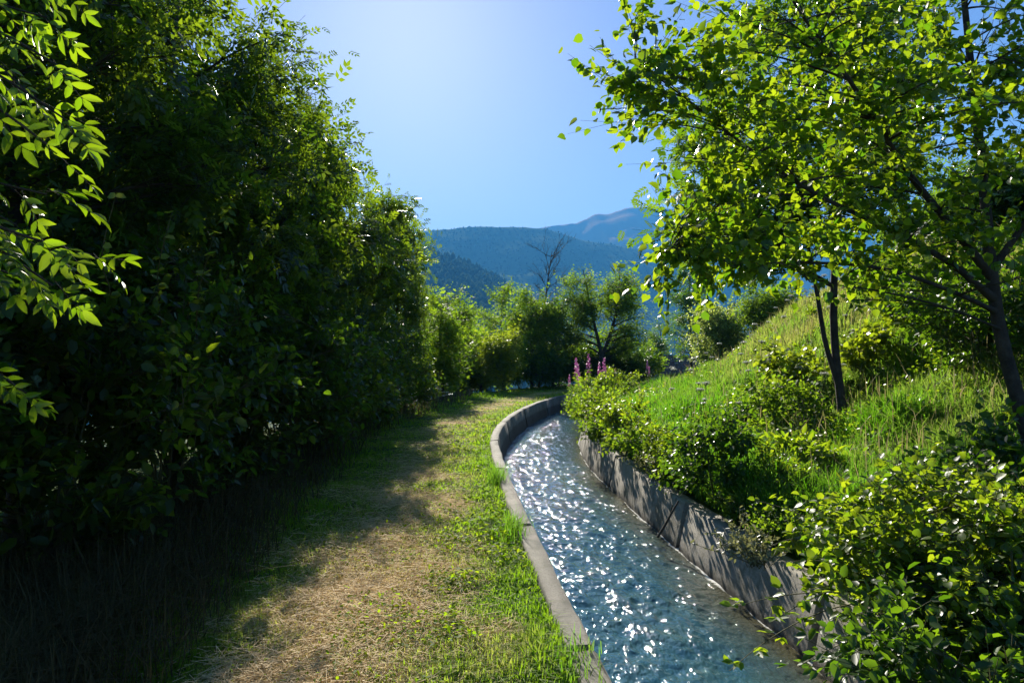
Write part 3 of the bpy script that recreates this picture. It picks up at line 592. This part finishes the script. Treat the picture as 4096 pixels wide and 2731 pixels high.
midtree('broadleaf_tree', 481, 1003, 13, 165, 110, gz(9.3, 13), M_LOC, 'leafy tree on the hill top seen behind the leaning poplar trunk', ncl=60, zlo=.05, comp=3)
midtree('broadleaf_tree', 483, 935, 17, 222, 70, gz(10.5, 17), M_LOC, 'low leafy tree on the hill top between the forked tree and the poplar trunk', ncl=40, zlo=.05, comp=3)

# ---- house beyond the meadow: only its tiled roof clears the grass
def farmhouse():
    D = 44.; x = (683 - 512) / F * D; zr = CAMH + (HOR - 356) / F * D
    e = empty('farmhouse', (x, D, zr - 4.2), 'low farmhouse whose weathered brown tiled roof peeks above the meadow', 'house')
    M_W = plain_mat('rendered_wall', [(.3, (.30, .27, .22)), (.7, (.42, .38, .32))], 3)
    M_T = plain_mat('roof_tile', [(.35, (.09, .06, .05)), (.7, (.20, .14, .11))], 8, .8, .3)
    b = MB(); bw, bd, bh = 1.9, 1.6, 3.2
    v = [[-bw, -bd, 0], [bw, -bd, 0], [bw, bd, 0], [-bw, bd, 0], [-bw, -bd, bh], [bw, -bd, bh], [bw, bd, bh], [-bw, bd, bh], [-bw, 0, 4.05], [bw, 0, 4.05]]
    b.add(v, [[0, 1, 5, 4], [1, 2, 6, 5], [2, 3, 7, 6], [3, 0, 4, 7], [4, 8, 7, 7], [5, 6, 9, 9]]); b.build('wall', M_W, e)
    b = MB()
    for s in (-1, 1):
        for i in range(9):
            for j in range(22):
                x0 = -2.15 + j * .195; t0, t1 = i / 9, (i + 1.25) / 9
                y0, y1 = s * (2.0 * (1 - t0)), s * (2.0 * (1 - t1)); za, zb = 3.05 + 1.15 * t0 + .07, 3.05 + 1.15 * t1 + .02
                p = [[x0, y0, za], [x0 + .09, y0, za + .05], [x0 + .09, y1, zb + .05], [x0, y1, zb], [x0 + .185, y0, za], [x0 + .185, y1, zb]]
                b.add(p, [[0, 1, 2, 3], [1, 4, 5, 2]])
    b.build('roof', M_T, e)
    b = MB(); b.add([[-.45, -bd - .02, .0], [.45, -bd - .02, 0], [.45, -bd - .02, 2], [-.45, -bd - .02, 2]], [[0, 1, 2, 3]]); b.build('door', M_BARK, e)
farmhouse()

# ---- right bank trees
def double_tree():
    p = W(845, 424, 9.0); z = gz(p[0], p[1]); e = empty('locust_tree', (p[0], p[1], z), 'slim dark tree forking near its base into two trunks on the grassy slope', 'tree')
    f = lambda px, py, D=9.: W(px, py, D) - np.array([p[0], p[1], z])
    t1 = np.array([[0, 0, -.2], f(838, 375), f(834, 330), f(835, 270), f(842, 180, 9.2), f(850, 60, 9.4), f(855, -40, 9.5)])
    t2 = np.array([f(839, 385), f(826, 345), f(820, 310), f(812, 260), f(790, 190, 8.7), f(770, 110, 8.5)])
    r_ = rg(501); c = np.concatenate([ell(r_, f(800, 150), (1.55, 1.3, 1.9), 46), ell(r_, f(850, 60), (1.3, 1.3, 1.5), 26), ell(r_, f(735, 190, 9.3), (.9, .9, 1.3), 20)])
    c = c[c[:, 2] > 2.0]
    grow([(t1, .058, .018), (t2, .036, .012)], c, .55, 15, 4, .20, 'quad', 502, M_LOC, comp=4, parent=e)
double_tree()
def poplar():
    p = W(1052, 470, 5.4); z = gz(p[0], p[1]); e = empty('poplar_tree', (p[0], p[1], z), 'near poplar with round glossy leaves and a trunk leaning at the right edge', 'tree')
    f = lambda px, py, D=5.4: W(px if px > 900 else 900 - (900 - px) * .89, py, D) - np.array([p[0], p[1], z])
    t1 = np.array([[0, 0, -.3], f(1018, 400), f(1000, 330), f(992, 270), f(985, 180), f(975, 80, 5.5), f(962, -60, 5.6)])
    t2 = np.array([f(992, 275), f(960, 235, 5.3), f(905, 165, 5.1), f(850, 85, 4.95), f(790, 10, 4.8), f(750, -50, 4.7)])
    t3 = np.array([f(996, 300), f(950, 262, 5.2), f(880, 225, 5.0), f(800, 190, 4.8), f(720, 140, 4.6), f(650, 90, 4.5), f(603, 60, 4.4)])
    t4 = np.array([f(998, 312), f(950, 290, 5.1), f(880, 268, 4.9), f(800, 262, 4.7), f(720, 262, 4.55), f(640, 250, 4.4)])
    t5 = np.array([f(1004, 330), f(940, 305, 5.0), f(860, 288, 4.8), f(800, 282, 4.6)])
    t6 = np.array([f(992, 270), f(1040, 200, 5.3), f(1080, 100, 5.2), f(1100, 0, 5.2)])
    r_ = rg(511); cl = []
    for t, n, rad, lo in ((t1, 16, .75, .5), (t2, 26, .62, .25), (t3, 30, .48, .22), (t4, 26, .34, .15), (t6, 12, .6, .3)):
        pl = polyline(t, 40); k = r_.integers(int(40 * lo), 40, n); taper = np.interp(k, [0, 39], [1.2, .35])[:, None]
        cl.append(pl[k] + r_.normal(size=(n, 3)) * rad * .6 * taper + np.array([0, 0, .05]))
    for px, py, D in ((603, 62, 4.4), (618, 85, 4.45), (640, 60, 4.5), (650, 110, 4.5), (668, 40, 4.6), (700, 30, 4.6), (690, 90, 4.6), (735, 60, 4.7), (760, 20, 4.7), (800, 60, 4.8), (640, 250, 4.4), (655, 268, 4.4), (690, 275, 4.5), (668, 225, 4.45), (700, 210, 4.5), (730, 175, 4.6), (690, 150, 4.5), (760, 120, 4.7), (820, 110, 4.8), (860, 40, 4.9), (900, 90, 5), (940, 40, 5.1), (960, 150, 5.2), (1000, 60, 5.3), (1010, 140, 5.3), (1030, 30, 5.3), (985, 10, 5.2), (950, 200, 5.2), (1020, 220, 5.2), (930, 20, 5.1), (880, 140, 5.0), (1040, 100, 5.2), (965, 90, 5.0), (750, 240, 4.6), (720, 200, 4.5), (800, 230, 4.7), (850, 200, 4.9)):
        cl.append(f(px, py, D)[None] + r_.normal(size=(3, 3)) * .16)
    cl = np.concatenate(cl)
    grow([(t1, .064, .018), (t2, .034, .006), (t3, .028, .003), (t4, .020, .003), (t5, .011, .003), (t6, .028, .008)], cl, .34, 7, 7, .062, 'poplarleaf', 512, M_POP, parent=e, drop=.45, twig_r=.0022, limb_r=.12, up=.15)
poplar()

# ---- shrubs of the right bank
def bank(name, seed, px, D, rad, h, ncl, leafmat, kind, lsize, label, cat='shrub', group=None, dz=0, **k):
    x = (px - 512) / F * D; return shrub(name, seed, (x, D, gz(x, D) + dz), rad, h, ncl, leafmat, kind, lsize, label, cat, group, **k)
bank('shrub', 601, 716, 6.9, .40, .9, 30, M_SHR, 'oval', .065, 'dark green leafy bush leaning over the concrete wall at mid canal', rc=.2, twigs=12, lpt=7, dz=-.05)
bank('shrub', 605, 782, 9.3, .5, .75, 28, M_MID, 'oval', .07, 'young leafy bush in the grass left of the forked tree', rc=.24, twigs=11, lpt=6)
bank('shrub', 609, 792, 10.8, .5, .95, 20, M_YEL, 'round', .08, 'yellow-green sunlit sapling clump behind the bush left of the forked tree', rc=.24, twigs=9, lpt=6)
bank('shrub', 613, 862, 10.2, .35, .95, 18, M_YEL, 'round', .09, 'small yellow-green sapling right behind the forked trunk', rc=.2, twigs=8, lpt=6)
bank('shrub', 617, 893, 11.6, .75, 1.0, 36, M_MID, 'oval', .08, 'rounded green bush on the slope right of the forked trunk', rc=.28, twigs=12, lpt=7)
bank('shrub', 621, 985, 8.2, .95, 1.7, 60, M_SHR, 'oval', .08, 'big leafy shrub on the slope behind the leaning poplar trunk', rc=.32, twigs=13, lpt=7)
bank('shrub', 625, 930, 9.6, .6, 1.25, 30, M_BRM, 'round', .075, 'lit thin-branched shrub left of the leaning poplar trunk', rc=.26, twigs=9, lpt=6)
bank('shrub', 629, 1000, 4.5, .55, .9, 30, M_SHR, 'oval', .075, 'shaded broad-leaved shrub at the right edge below the poplar trunk', rc=.24, twigs=11, lpt=6)
bank('shrub', 633, 935, 3.55, .62, .95, 70, M_BRM, 'poplarleaf', .042, 'yellow-green round-leaved poplar thicket at the bottom right corner', rc=.2, twigs=12, lpt=7, stems=8)
bank('shrub', 637, 1015, 3.1, .5, .9, 60, M_BRM, 'poplarleaf', .040, 'yellow-green round-leaved poplar thicket cut by the right frame edge', rc=.2, twigs=12, lpt=7, stems=8)
bank('shrub', 641, 985, 2.7, .5, .55, 34, M_SHR, 'oval', .055, 'dark leafy shrub in shade under the corner thicket', rc=.18, twigs=12, lpt=7)
GW = 'leafy weed clumps dotted over the grassy slope'
W1 = shrub('weed_clump', 671, (0, 0, 0), .34, .55, 14, M_SHR, 'oval', .07, '', 'weed', GW, rc=.17, twigs=9, lpt=6)
W2 = shrub('weed_clump', 675, (0, 0, 0), .38, .45, 14, M_BRM, 'lance', .11, '', 'weed', GW, rc=.17, twigs=9, lpt=6)
rng = rg(679); k = 0
while k < 20:
    D = 3.6 * (22 / 3.6) ** rng.random(); x = (rng.uniform(600, 1060) - 512) / F * D; d = float(cdist(x, D))
    if d < 1.35 or d > 10: continue
    sc_ = rng.uniform(.45, .9) * (1 + .015 * D); lab = 'leafy weed clump growing in the grass of the slope'
    if k < 2: pr = (W1, W2)[k]; pr.location = (x, D, gz(x, D)); pr.scale = (sc_,) * 3; pr['label'] = lab
    else: dup((W1, W2)[k % 2], (x, D, gz(x, D)), rng.random() * 6, (sc_, sc_, sc_ * rng.uniform(.7, 1.2)), lab)
    k += 1
GB = 'light green brambles spilling over the sloping wall'
B1 = shrub('bramble', 651, (0, 0, 0), .5, .7, 26, M_BRM, 'oval', .062, '', 'bramble', GB, rc=.22, twigs=11, lpt=7)
B2 = shrub('bramble', 655, (0, 0, 0), .55, .6, 26, M_MID, 'oval', .062, '', 'bramble', GB, rc=.22, twigs=11, lpt=7)
used = set()
for k, (yy, off, s) in enumerate([(8.3, 1.05, .8), (9.2, 1.0, .85), (10.2, 1.0, .95), (11.3, 1.0, .95), (12.4, 1.0, 1.05), (13.6, 1.0, 1.0), (14.9, 1.05, 1.05), (16.4, 1.1, 1.1), (18, 1.2, 1.1), (20, 1.3, 1.2), (22, 1.4, 1.2), (7.5, 1.0, .62), (6.1, 1.02, .45), (5.4, 1.04, .45), (6.3, 1.5, .6)]):
    i = at_y(yy); x, y = CL[i] + CN[i] * off; pr = (B1, B2)[k % 2]; lab = 'leafy light green bramble spilling over the sloping concrete wall along the bank'
    if pr.name not in used: used.add(pr.name); o = pr; o.location = (x, y, gz(x, y)); o.scale = (s, s, s); o['label'] = lab
    else: dup(pr, (x, y, gz(x, y)), k * 1.3, (s, s, s * (.85 + .15 * (k % 3))), lab)
def cane_bramble(seed, i_y, off, ends, label, lsize=.075, n0=6):
    """arching canes with leaves in threes, over the wall"""
    rng = rg(seed); i = at_y(i_y); x, y = CL[i] + CN[i] * off; z = gz(x, y); e = empty('bramble', (x, y, z), label, 'bramble', None)
    b0 = np.array([x, y, z]); s = MB(); l = MB(); P, A, S = [], [], []
    tips = [W(*q) - b0 for q in ends] + [np.array([rng.uniform(-.55, .35), rng.uniform(-.6, .6), rng.uniform(.02, .45)]) for _ in range(n0)]
    for t in tips:
        st = np.array([rng.uniform(-.1, .25), rng.uniform(-.3, .3), 0.]); mid = (st + t) / 2 + np.array([.02, 0, rng.uniform(.15, .4)]); pl = bez(st, mid, t, 22); tube(s, pl, np.linspace(.005, .0022, 22), 5)
        for k in range(4, 22, 1):
            td = nrm(pl[k] - pl[k - 1]); a = nrm(td * .4 + rdir(rng, 1)[0] + np.array([0, 0, .15])); pet = pl[k] + a * .05
            for d_ in (-.9, 0, .9):
                sd = nrm(np.cross(a, [0, 0, 1.])); P.append(pet); A.append(nrm(a * math.cos(d_) + sd * math.sin(d_) + np.array([0, 0, -.15]))); S.append(rng.uniform(.7, 1.15) * lsize * (1.1 if d_ == 0 else .9))
    P, A = np.array(P), np.array(A); leaves(l, P, A, nrm(np.array([0, 0, 1.]) + rng.normal(size=P.shape) * .35), np.array(S), 'oval', rng)
    s.build('cane', M_TWIG, e, smooth=True); l.build('foliage', M_BRM if seed % 2 else M_SHR, e)
cane_bramble(701, 4.3, 1.15, [(733, 605, 4.3), (728, 668, 4.2), (790, 560, 4.4), (770, 620, 4.1)], 'bramble whose leafy canes arch out over the water near the bottom of the picture')
cane_bramble(702, 3.7, 1.2, [(795, 665, 3.6), (835, 660, 3.4), (800, 590, 3.8)], 'dark bramble hanging down the near concrete wall', n0=16)
cane_bramble(703, 4.9, 1.25, [(770, 545, 4.9)], 'low lit bramble on the wall edge beside the grey-green herb', n0=12)
cane_bramble(704, 3.2, 1.3, [(860, 640, 3.2), (880, 600, 3.1)], 'dark bramble mound in the shade by the bottom right corner', n0=20)
# grey-green wormwood on the wall edge
def wormwood(px, py, D, label, seed):
    p = W(px, py, D); e = empty('wormwood', (p[0], p[1], gz(p[0], p[1])), label, 'herb', None); rng = rg(seed); n = 46; s = MB(); l = MB()
    P0 = rng.normal(size=(n, 3)) * [.05, .05, 0]; P1 = P0 + np.stack([rng.normal(size=n) * .16 - .05, rng.normal(size=n) * .16, rng.uniform(.12, .34, n)], 1); tubes3(s, P0, P1, .003, .0015)
    t = rng.uniform(.3, 1, (n, 14)); P = (P0[:, None] + (P1 - P0)[:, None] * t[..., None]).reshape(-1, 3); leaves(l, P, rdir(rng, len(P)) + [0, 0, .5], rdir(rng, len(P)) + [0, 0, .6], .045, 'lance', rng)
    s.build('stem', M_TWIG, e); l.build('foliage', M_GREY, e)
wormwood(757, 545, 5.0, 'grey-green feathery herb on the wall edge', 721)
wormwood(655, 462, 8.4, 'grey-green feathery herb between bramble and dark bush on the wall', 722)

# ---- flowers
def umbel_proto():
    e = empty('umbel_flower', (0, 0, 0), '', 'flower', 'white umbel flowers scattered over the slope'); rng = rg(801); s = MB(); l = MB()
    tube(s, np.array([[0, 0, -.03], [.01, 0, .25], [.0, .01, .5]]), [.003, .0025, .002], 5)
    a = rng.random(26) * 6.28; r = np.sqrt(rng.random(26)) * .05; P = np.stack([np.cos(a) * r, np.sin(a) * r, .53 + .1 * (.05 - r)], 1)
    tubes3(s, np.repeat([[0, .01, .49]], 26, 0), P, .0012, .0008)
    for k in range(5): leaves(l, P + rng.normal(size=P.shape) * .007, np.stack([np.cos(a + k), np.sin(a + k), a * 0], 1), np.array([[0, 0, 1.]]) + rng.normal(size=P.shape) * .3, .017, 'round', rng)
    s.build('stem', M_TWIG, e); l.build('flower_head', M_WHITE, e); return e
U0 = umbel_proto(); rng = rg(805); n_u = 0
lab = 'white umbel flower standing in the grass of the sunlit slope'
def put_u(x, y, s, lab, group):
    global n_u
    if n_u == 0: o = U0; o.location = (x, y, gz(x, y)); o.scale = (s,) * 3; o['label'] = lab; o['group'] = group
    else: dup(U0, (x, y, gz(x, y)), rng.random() * 6, s, lab, group)
    n_u += 1
while n_u < 110:
    D = rng.uniform(9, 26); px = rng.uniform(640, 920); x = (px - 512) / F * D; d = float(cdist(x, D))
    if d > 2.2 and d < 13 and rng.random() < np.interp(d, [2, 4, 7, 12], [.25, .6, 1, .8]): put_u(x, D, rng.uniform(.9, 1.5), lab, 'white umbel flowers scattered over the slope')
for k in range(9):
    D = rng.uniform(16.5, 21); px = rng.uniform(425, 452); put_u((px - 512) / F * D, D, rng.uniform(.8, 1.1), 'white umbel flower in dry grass at the left edge of the path', 'white umbel flowers left of the path')
def fireweed():
    e = empty('fireweed', (0, 0, 0), '', 'flower', 'pink fireweed spikes at the canal bend'); rng = rg(811); s = MB(); l = MB(); f_ = MB()
    tube(s, np.array([[0, 0, -.05], [.02, 0, .6], [.0, .02, 1.3]]), [.006, .005, .002], 5)
    n = 60; z = rng.uniform(.15, .85, n); a = rng.random(n) * 6.28; P = np.stack([0 * z, 0 * z, z], 1); leaves(l, P, np.stack([np.cos(a), np.sin(a), .3 + 0 * a], 1), np.array([[0, 0, 1.]]) + rng.normal(size=P.shape) * .3, .13, 'lance', rng)
    n = 90; z = rng.uniform(.78, 1.28, n); a = rng.random(n) * 6.28; r = np.interp(z, [.72, 1.28], [.06, .012]); P = np.stack([np.cos(a) * r, np.sin(a) * r, z], 1)
    leaves(f_, P, rdir(rng, n), rdir(rng, n), .04, 'round', rng); s.build('stem', M_TWIG, e); l.build('foliage', M_MID, e); f_.build('flower_spike', M_PINK, e); return e
FW = fireweed()
for k, (px, D, s) in enumerate([(578, 20, .95), (583, 20.6, 1.1), (586, 20.2, .85), (590, 20.8, 1.2), (593, 20, 1.0), (597, 20.5, .9), (601, 20.4, 1.1), (574, 20.3, .7), (588, 19.6, .75), (606, 21, .8), (612, 22, .8), (640, 23, .9), (644, 23.4, .7), (581, 19.5, .65), (595, 19.4, .7)]):
    s *= .95; x = (px - 512) / F * D + .25 * math.sin(k * 5.3); lab = 'pink fireweed spike in the clump where the canal bends'
    if k == 0: o = FW; o.location = (x, D, gz(x, D)); o.scale = (s,) * 3; o['label'] = lab
    else: dup(FW, (x, D, gz(x, D)), k * .9, s, lab)
def ragwort():
    p = W(905, 490, 4.6); x, y = p[0], p[1]; e = empty('ragwort', (x, y, gz(x, y)), 'orange-yellow flat flower head above the bramble near the corner thicket', 'flower'); rng = rg(821); top = p[2] - e.location.z + .02
    s = MB(); l = MB(); tube(s, np.array([[0, 0, -.05], [.02, 0, top * .5], [0, 0, top]]), [.005, .004, .003], 5)
    n = 90; P = np.stack([rng.normal(size=n) * .05, rng.normal(size=n) * .04, top + rng.normal(size=n) * .012], 1); leaves(l, P, rdir(rng, n) * [1, 1, .2], np.array([[0, 0, 1.]]) + rng.normal(size=(n, 3)) * .3, .018, 'round', rng); tubes3(s, np.repeat([[0, 0, top - .1]], 20, 0), P[:20], .0015, .001)
    s.build('stem', M_TWIG, e); l.build('flower_head', M_ORNG, e)
ragwort()

# ---- a dark stick leaning from the wall into the water
def stick():
    a = W(657, 536, 7.05); b = W(671, 512, 7.0); e = MB(); pts = polyline(np.array([a, (a + b) / 2 + [.01, 0, .01], b, b + (b - a) * .5]), 12); tube(e, pts, np.linspace(.015, .009, 12), 7); tube(e, np.array([pts[6], pts[6] + [.05, .05, .12]]), [.01, .005], 5)
    tag(e.build('stick', M_BARK, smooth=True), 'dark wet stick leaning on the sloping wall with its foot in the water', 'stick')
stick()

# ------------------------------------------------------------------ grass, straw and ground cover
def blades(mb, x, y, z, L, wd, rng, lean=.5, tint=None, curl=.35):
    n = len(x); a = rng.random(n) * 6.283; ln = rng.random(n) * lean; dx, dy = np.cos(a) * ln, np.sin(a) * ln; sx, sy = -np.sin(a + rng.normal(size=n) * .6), np.cos(a + rng.normal(size=n) * .6)
    P = np.stack([x, y, z - .01], 1); S = np.stack([sx, sy, 0 * sx], 1) * (wd / 2)[:, None]
    m = P + np.stack([dx * .4, dy * .4, np.full(n, .6)], 1) * L[:, None]; t = P + np.stack([dx * (1 + curl), dy * (1 + curl), 1 - .35 * ln], 1) * L[:, None]
    V = np.stack([P - S, P + S, m - S * .8, m + S * .8, t - S * .12, t + S * .12], 1)
    mb.add(V.reshape(-1, 3), (np.arange(n)[:, None, None] * 6 + np.array([[0, 1, 3, 2], [2, 3, 5, 4]])).reshape(-1, 4), 0, np.repeat(rng.random(n) if tint is None else tint, 2))
def scr(rng, n, d0, d1, p0, p1, pw=1.0):
    D = d0 * (d1 / d0) ** rng.random(n); return (rng.uniform(p0, p1, n) - 512) / F * D, D
rng = rg(901)
# bank grass
x, y = scr(rng, 380000, 2.2, 34, 540, 1120); d = cdist(x, y); k = (d > 1.03) & (d < 20); x, y, d = x[k], y[k], d[k]; r = d - 1
n = len(x); dens = fbm(x * 1.3, y * 1.3, 61); k = rng.random(n) < np.clip(dens * 2.6 - .1, .3, 1); x, y, d, r, dens = x[k], y[k], d[k], r[k], dens[k]; n = len(x)
L = rng.uniform(.12, .36, n) * np.interp(fbm(x * .9, y * .9, 67), [.25, .7], [.45, 1.6]) * np.interp(r, [0, .4, 1, 8], [.7, 1.1, 1, .9])
dry = np.clip(np.interp(r, [0, 2.0, 4.0, 7], [.06, .18, .55, .85]) + (fbm(x * .9, y * .9, 71) - .45) * np.interp(r, [1, 4], [.6, 1.3]) + rng.normal(size=n) * .12, 0, 1)
mb = MB(); blades(mb, x, y, height(x, y), L, .005 + .0011 * y * rng.uniform(.6, 1.3, n), rng, .75, dry)
M_GRS2 = leaf_mat('bank_grass_blade', (.035, .085, .008), (.16, .15, .065), .55, T((.17, .48, .006), (.46, .46, .10)), rough=.5, spec=.2)
tag(mb.build('grass', M_GRS2), kind='stuff')
# broad-leaved herbs among the bank grass
x, y = scr(rng, 130000, 2.6, 28, 540, 1100); d = cdist(x, y); k = (d > 1.05) & (d < 9) & (rng.random(len(x)) < np.clip(fbm(x * 1.7, y * 1.7, 83) * 4 - 1.6, 0, 1)); x, y, d = x[k], y[k], d[k]; n = len(x)
mb = MB(); P = np.stack([x, y, height(x, y) + rng.uniform(.05, .30, n) * np.interp(fbm(x * 1.7, y * 1.7, 83), [.4, .7], [.6, 1.2])], 1)
leaves(mb, P, rdir(rng, n) * [1, 1, .5], rdir(rng, n) * .6 + [0, 0, .8], (.03 + .0022 * y) * rng.uniform(.7, 1.3, n), 'oval', rng); tag(mb.build('ground_cover', M_BRM), kind='stuff')
# path turf: short, patchy
x, y = scr(rng, 300000, 2.3, 30, 60, 640); d = cdist(x, y); l = -d - 1; k = (l > .0) & (l < 3.2); x, y, l = x[k], y[k], l[k]; n = len(x)
dr = dryness_shade(x, y); k = rng.random(n) < np.clip(1.0 - dr * .85, .25, 1); x, y, l, dr = x[k], y[k], l[k], dr[k]; n = len(x)
L = rng.uniform(.02, .06, n) * np.interp(l, [0, .15, .5, 1, 2, 2.6], [1.3, 1.8, 1.1, .8, 1, 2.0]) * np.interp(fbm(x * 2, y * 2, 91), [.3, .65], [.6, 1.5]) * np.interp(dr, [.3, .8], [1, .55])
mb = MB(); blades(mb, x, y, height(x, y), L, .0042 + .0010 * y * rng.uniform(.6, 1.3, n), rng, 1.2, np.clip(dr * 1.25 - .08 + rng.normal(size=n) * .16, 0, 1)); tag(mb.build('grass', M_PGR), kind='stuff')
# clover and small weeds in the turf, denser near the wall
x, y = scr(rng, 70000, 2.4, 16, 200, 640); d = cdist(x, y); l = -d - 1; pat = fbm(x * 2.3, y * 2.3, 95); k = (l > .03) & (l < 2) & (rng.random(len(x)) < np.clip(pat * 4 - 1.7, 0, 1) * np.interp(l, [0, .6, 1.2, 2], [1, .8, .25, .1])); x, y, l = x[k], y[k], l[k]; n = len(x)
mb = MB(); P = np.stack([x, y, height(x, y) + rng.uniform(.01, .08, n) * np.interp(l, [0, .5, 1], [1.3, 1, .6])], 1); leaves(mb, P, rdir(rng, n) * [1, 1, .4], rdir(rng, n) * .5 + [0, 0, .9], (.020 + .0020 * y) * rng.uniform(.6, 1.5, n) * np.interp(l, [0, .5, 1], [1.25, 1, .8]), 'oval', rng); tag(mb.build('ground_cover', M_TURFW), kind='stuff')
# straw litter
x, y = scr(rng, 70000, 2.3, 20, 60, 620); l = -cdist(x, y) - 1; k = (l > .15) & (l < 2.6) & (rng.random(len(x)) < np.clip(dryness_shade(x, y) * 2.2 - .25, .05, 1)); x, y = x[k], y[k]; n = len(x)
a = rng.random(n) * 6.283; Ls = rng.uniform(.03, .13, n) * rng.choice([1, 1, 1.8], n); hd = np.stack([np.cos(a), np.sin(a), rng.normal(size=n) * .18], 1) * Ls[:, None] / 2; P = np.stack([x, y, height(x, y) + rng.uniform(.008, .03, n)], 1)
mb = MB(); tubes3(mb, P - hd, P + hd, .0011 + .00018 * 5, .0009); tag(mb.build('straw_litter', M_STRAW), kind='stuff')
# long dry grass in the hedge shade
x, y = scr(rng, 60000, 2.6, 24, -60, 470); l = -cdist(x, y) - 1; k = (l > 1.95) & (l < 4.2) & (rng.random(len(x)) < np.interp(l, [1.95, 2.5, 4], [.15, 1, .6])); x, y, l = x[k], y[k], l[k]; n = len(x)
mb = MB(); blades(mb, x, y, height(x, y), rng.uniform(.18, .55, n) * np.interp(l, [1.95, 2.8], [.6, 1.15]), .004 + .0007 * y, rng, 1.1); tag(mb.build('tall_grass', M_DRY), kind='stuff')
# dry flowering stalks standing above the grass of the slope
x, y = scr(rng, 16000, 3.5, 26, 560, 1080); r = cdist(x, y) - 1; k = (r > .5) & (r < 12) & (rng.random(len(x)) < np.interp(r, [.5, 3, 6], [.10, .45, 1]) * np.clip(fbm(x * 1.1, y * 1.1, 99) * 3 - .9, .05, 1)); x, y = x[k], y[k]; n = len(x)
mb = MB(); blades(mb, x, y, height(x, y), rng.uniform(.35, .62, n), .004 + .0008 * y, rng, .45, rng.uniform(.4, 1, n)); tag(mb.build('dry_stalks', M_DRY2), kind='stuff')
# tufts that overhang the low wall
def tuft(px, py, D, n, L, label, seed):
    p = W(px, py, D); rng = rg(seed); b = MB(); x = rng.normal(size=n) * .06; y = rng.normal(size=n) * .16; blades(b, x, y, 0 * x, rng.uniform(.5, 1, n) * L, np.full(n, .006), rng, .8, rng.random(n) * .4)
    o = b.build('grass_tuft', M_GRS2); o.location = (p[0], p[1], gz(p[0], p[1])); tag(o, label, 'grass tuft')
tuft(513, 532, 6.0, 240, .26, 'long grass tuft leaning on the low wall just past the dark joint', 931)
tuft(497, 478, 8.4, 220, .30, 'long grass tuft on the low wall nearer the canal bend', 932)
tuft(574, 662, 3.45, 160, .16, 'bright weedy tuft on the wall edge at the bottom of the picture', 933)

# ------------------------------------------------------------------ valley haze
HAZE = 2.2e-4
b = MB(); x0, x1, y0, y1, z0, z1 = -9500, 9500, -3200, 9500, -190, 960
b.add([[x0, y0, z0], [x1, y0, z0], [x1, y1, z0], [x0, y1, z0], [x0, y0, z1], [x1, y0, z1], [x1, y1, z1], [x0, y1, z1]], [[0, 3, 2, 1], [4, 5, 6, 7], [0, 1, 5, 4], [1, 2, 6, 5], [2, 3, 7, 6], [3, 0, 4, 7]])
m, t, o = mat('valley_air'); pv = t.nodes.new('ShaderNodeVolumePrincipled'); pv.inputs['Density'].default_value = HAZE; pv.inputs['Color'].default_value = (.09, .44, 1.0, 1); pv.inputs['Anisotropy'].default_value = .0
t.links.new(pv.outputs[0], o.inputs['Volume']); hz = b.build('haze', m); tag(hz, kind='stuff')
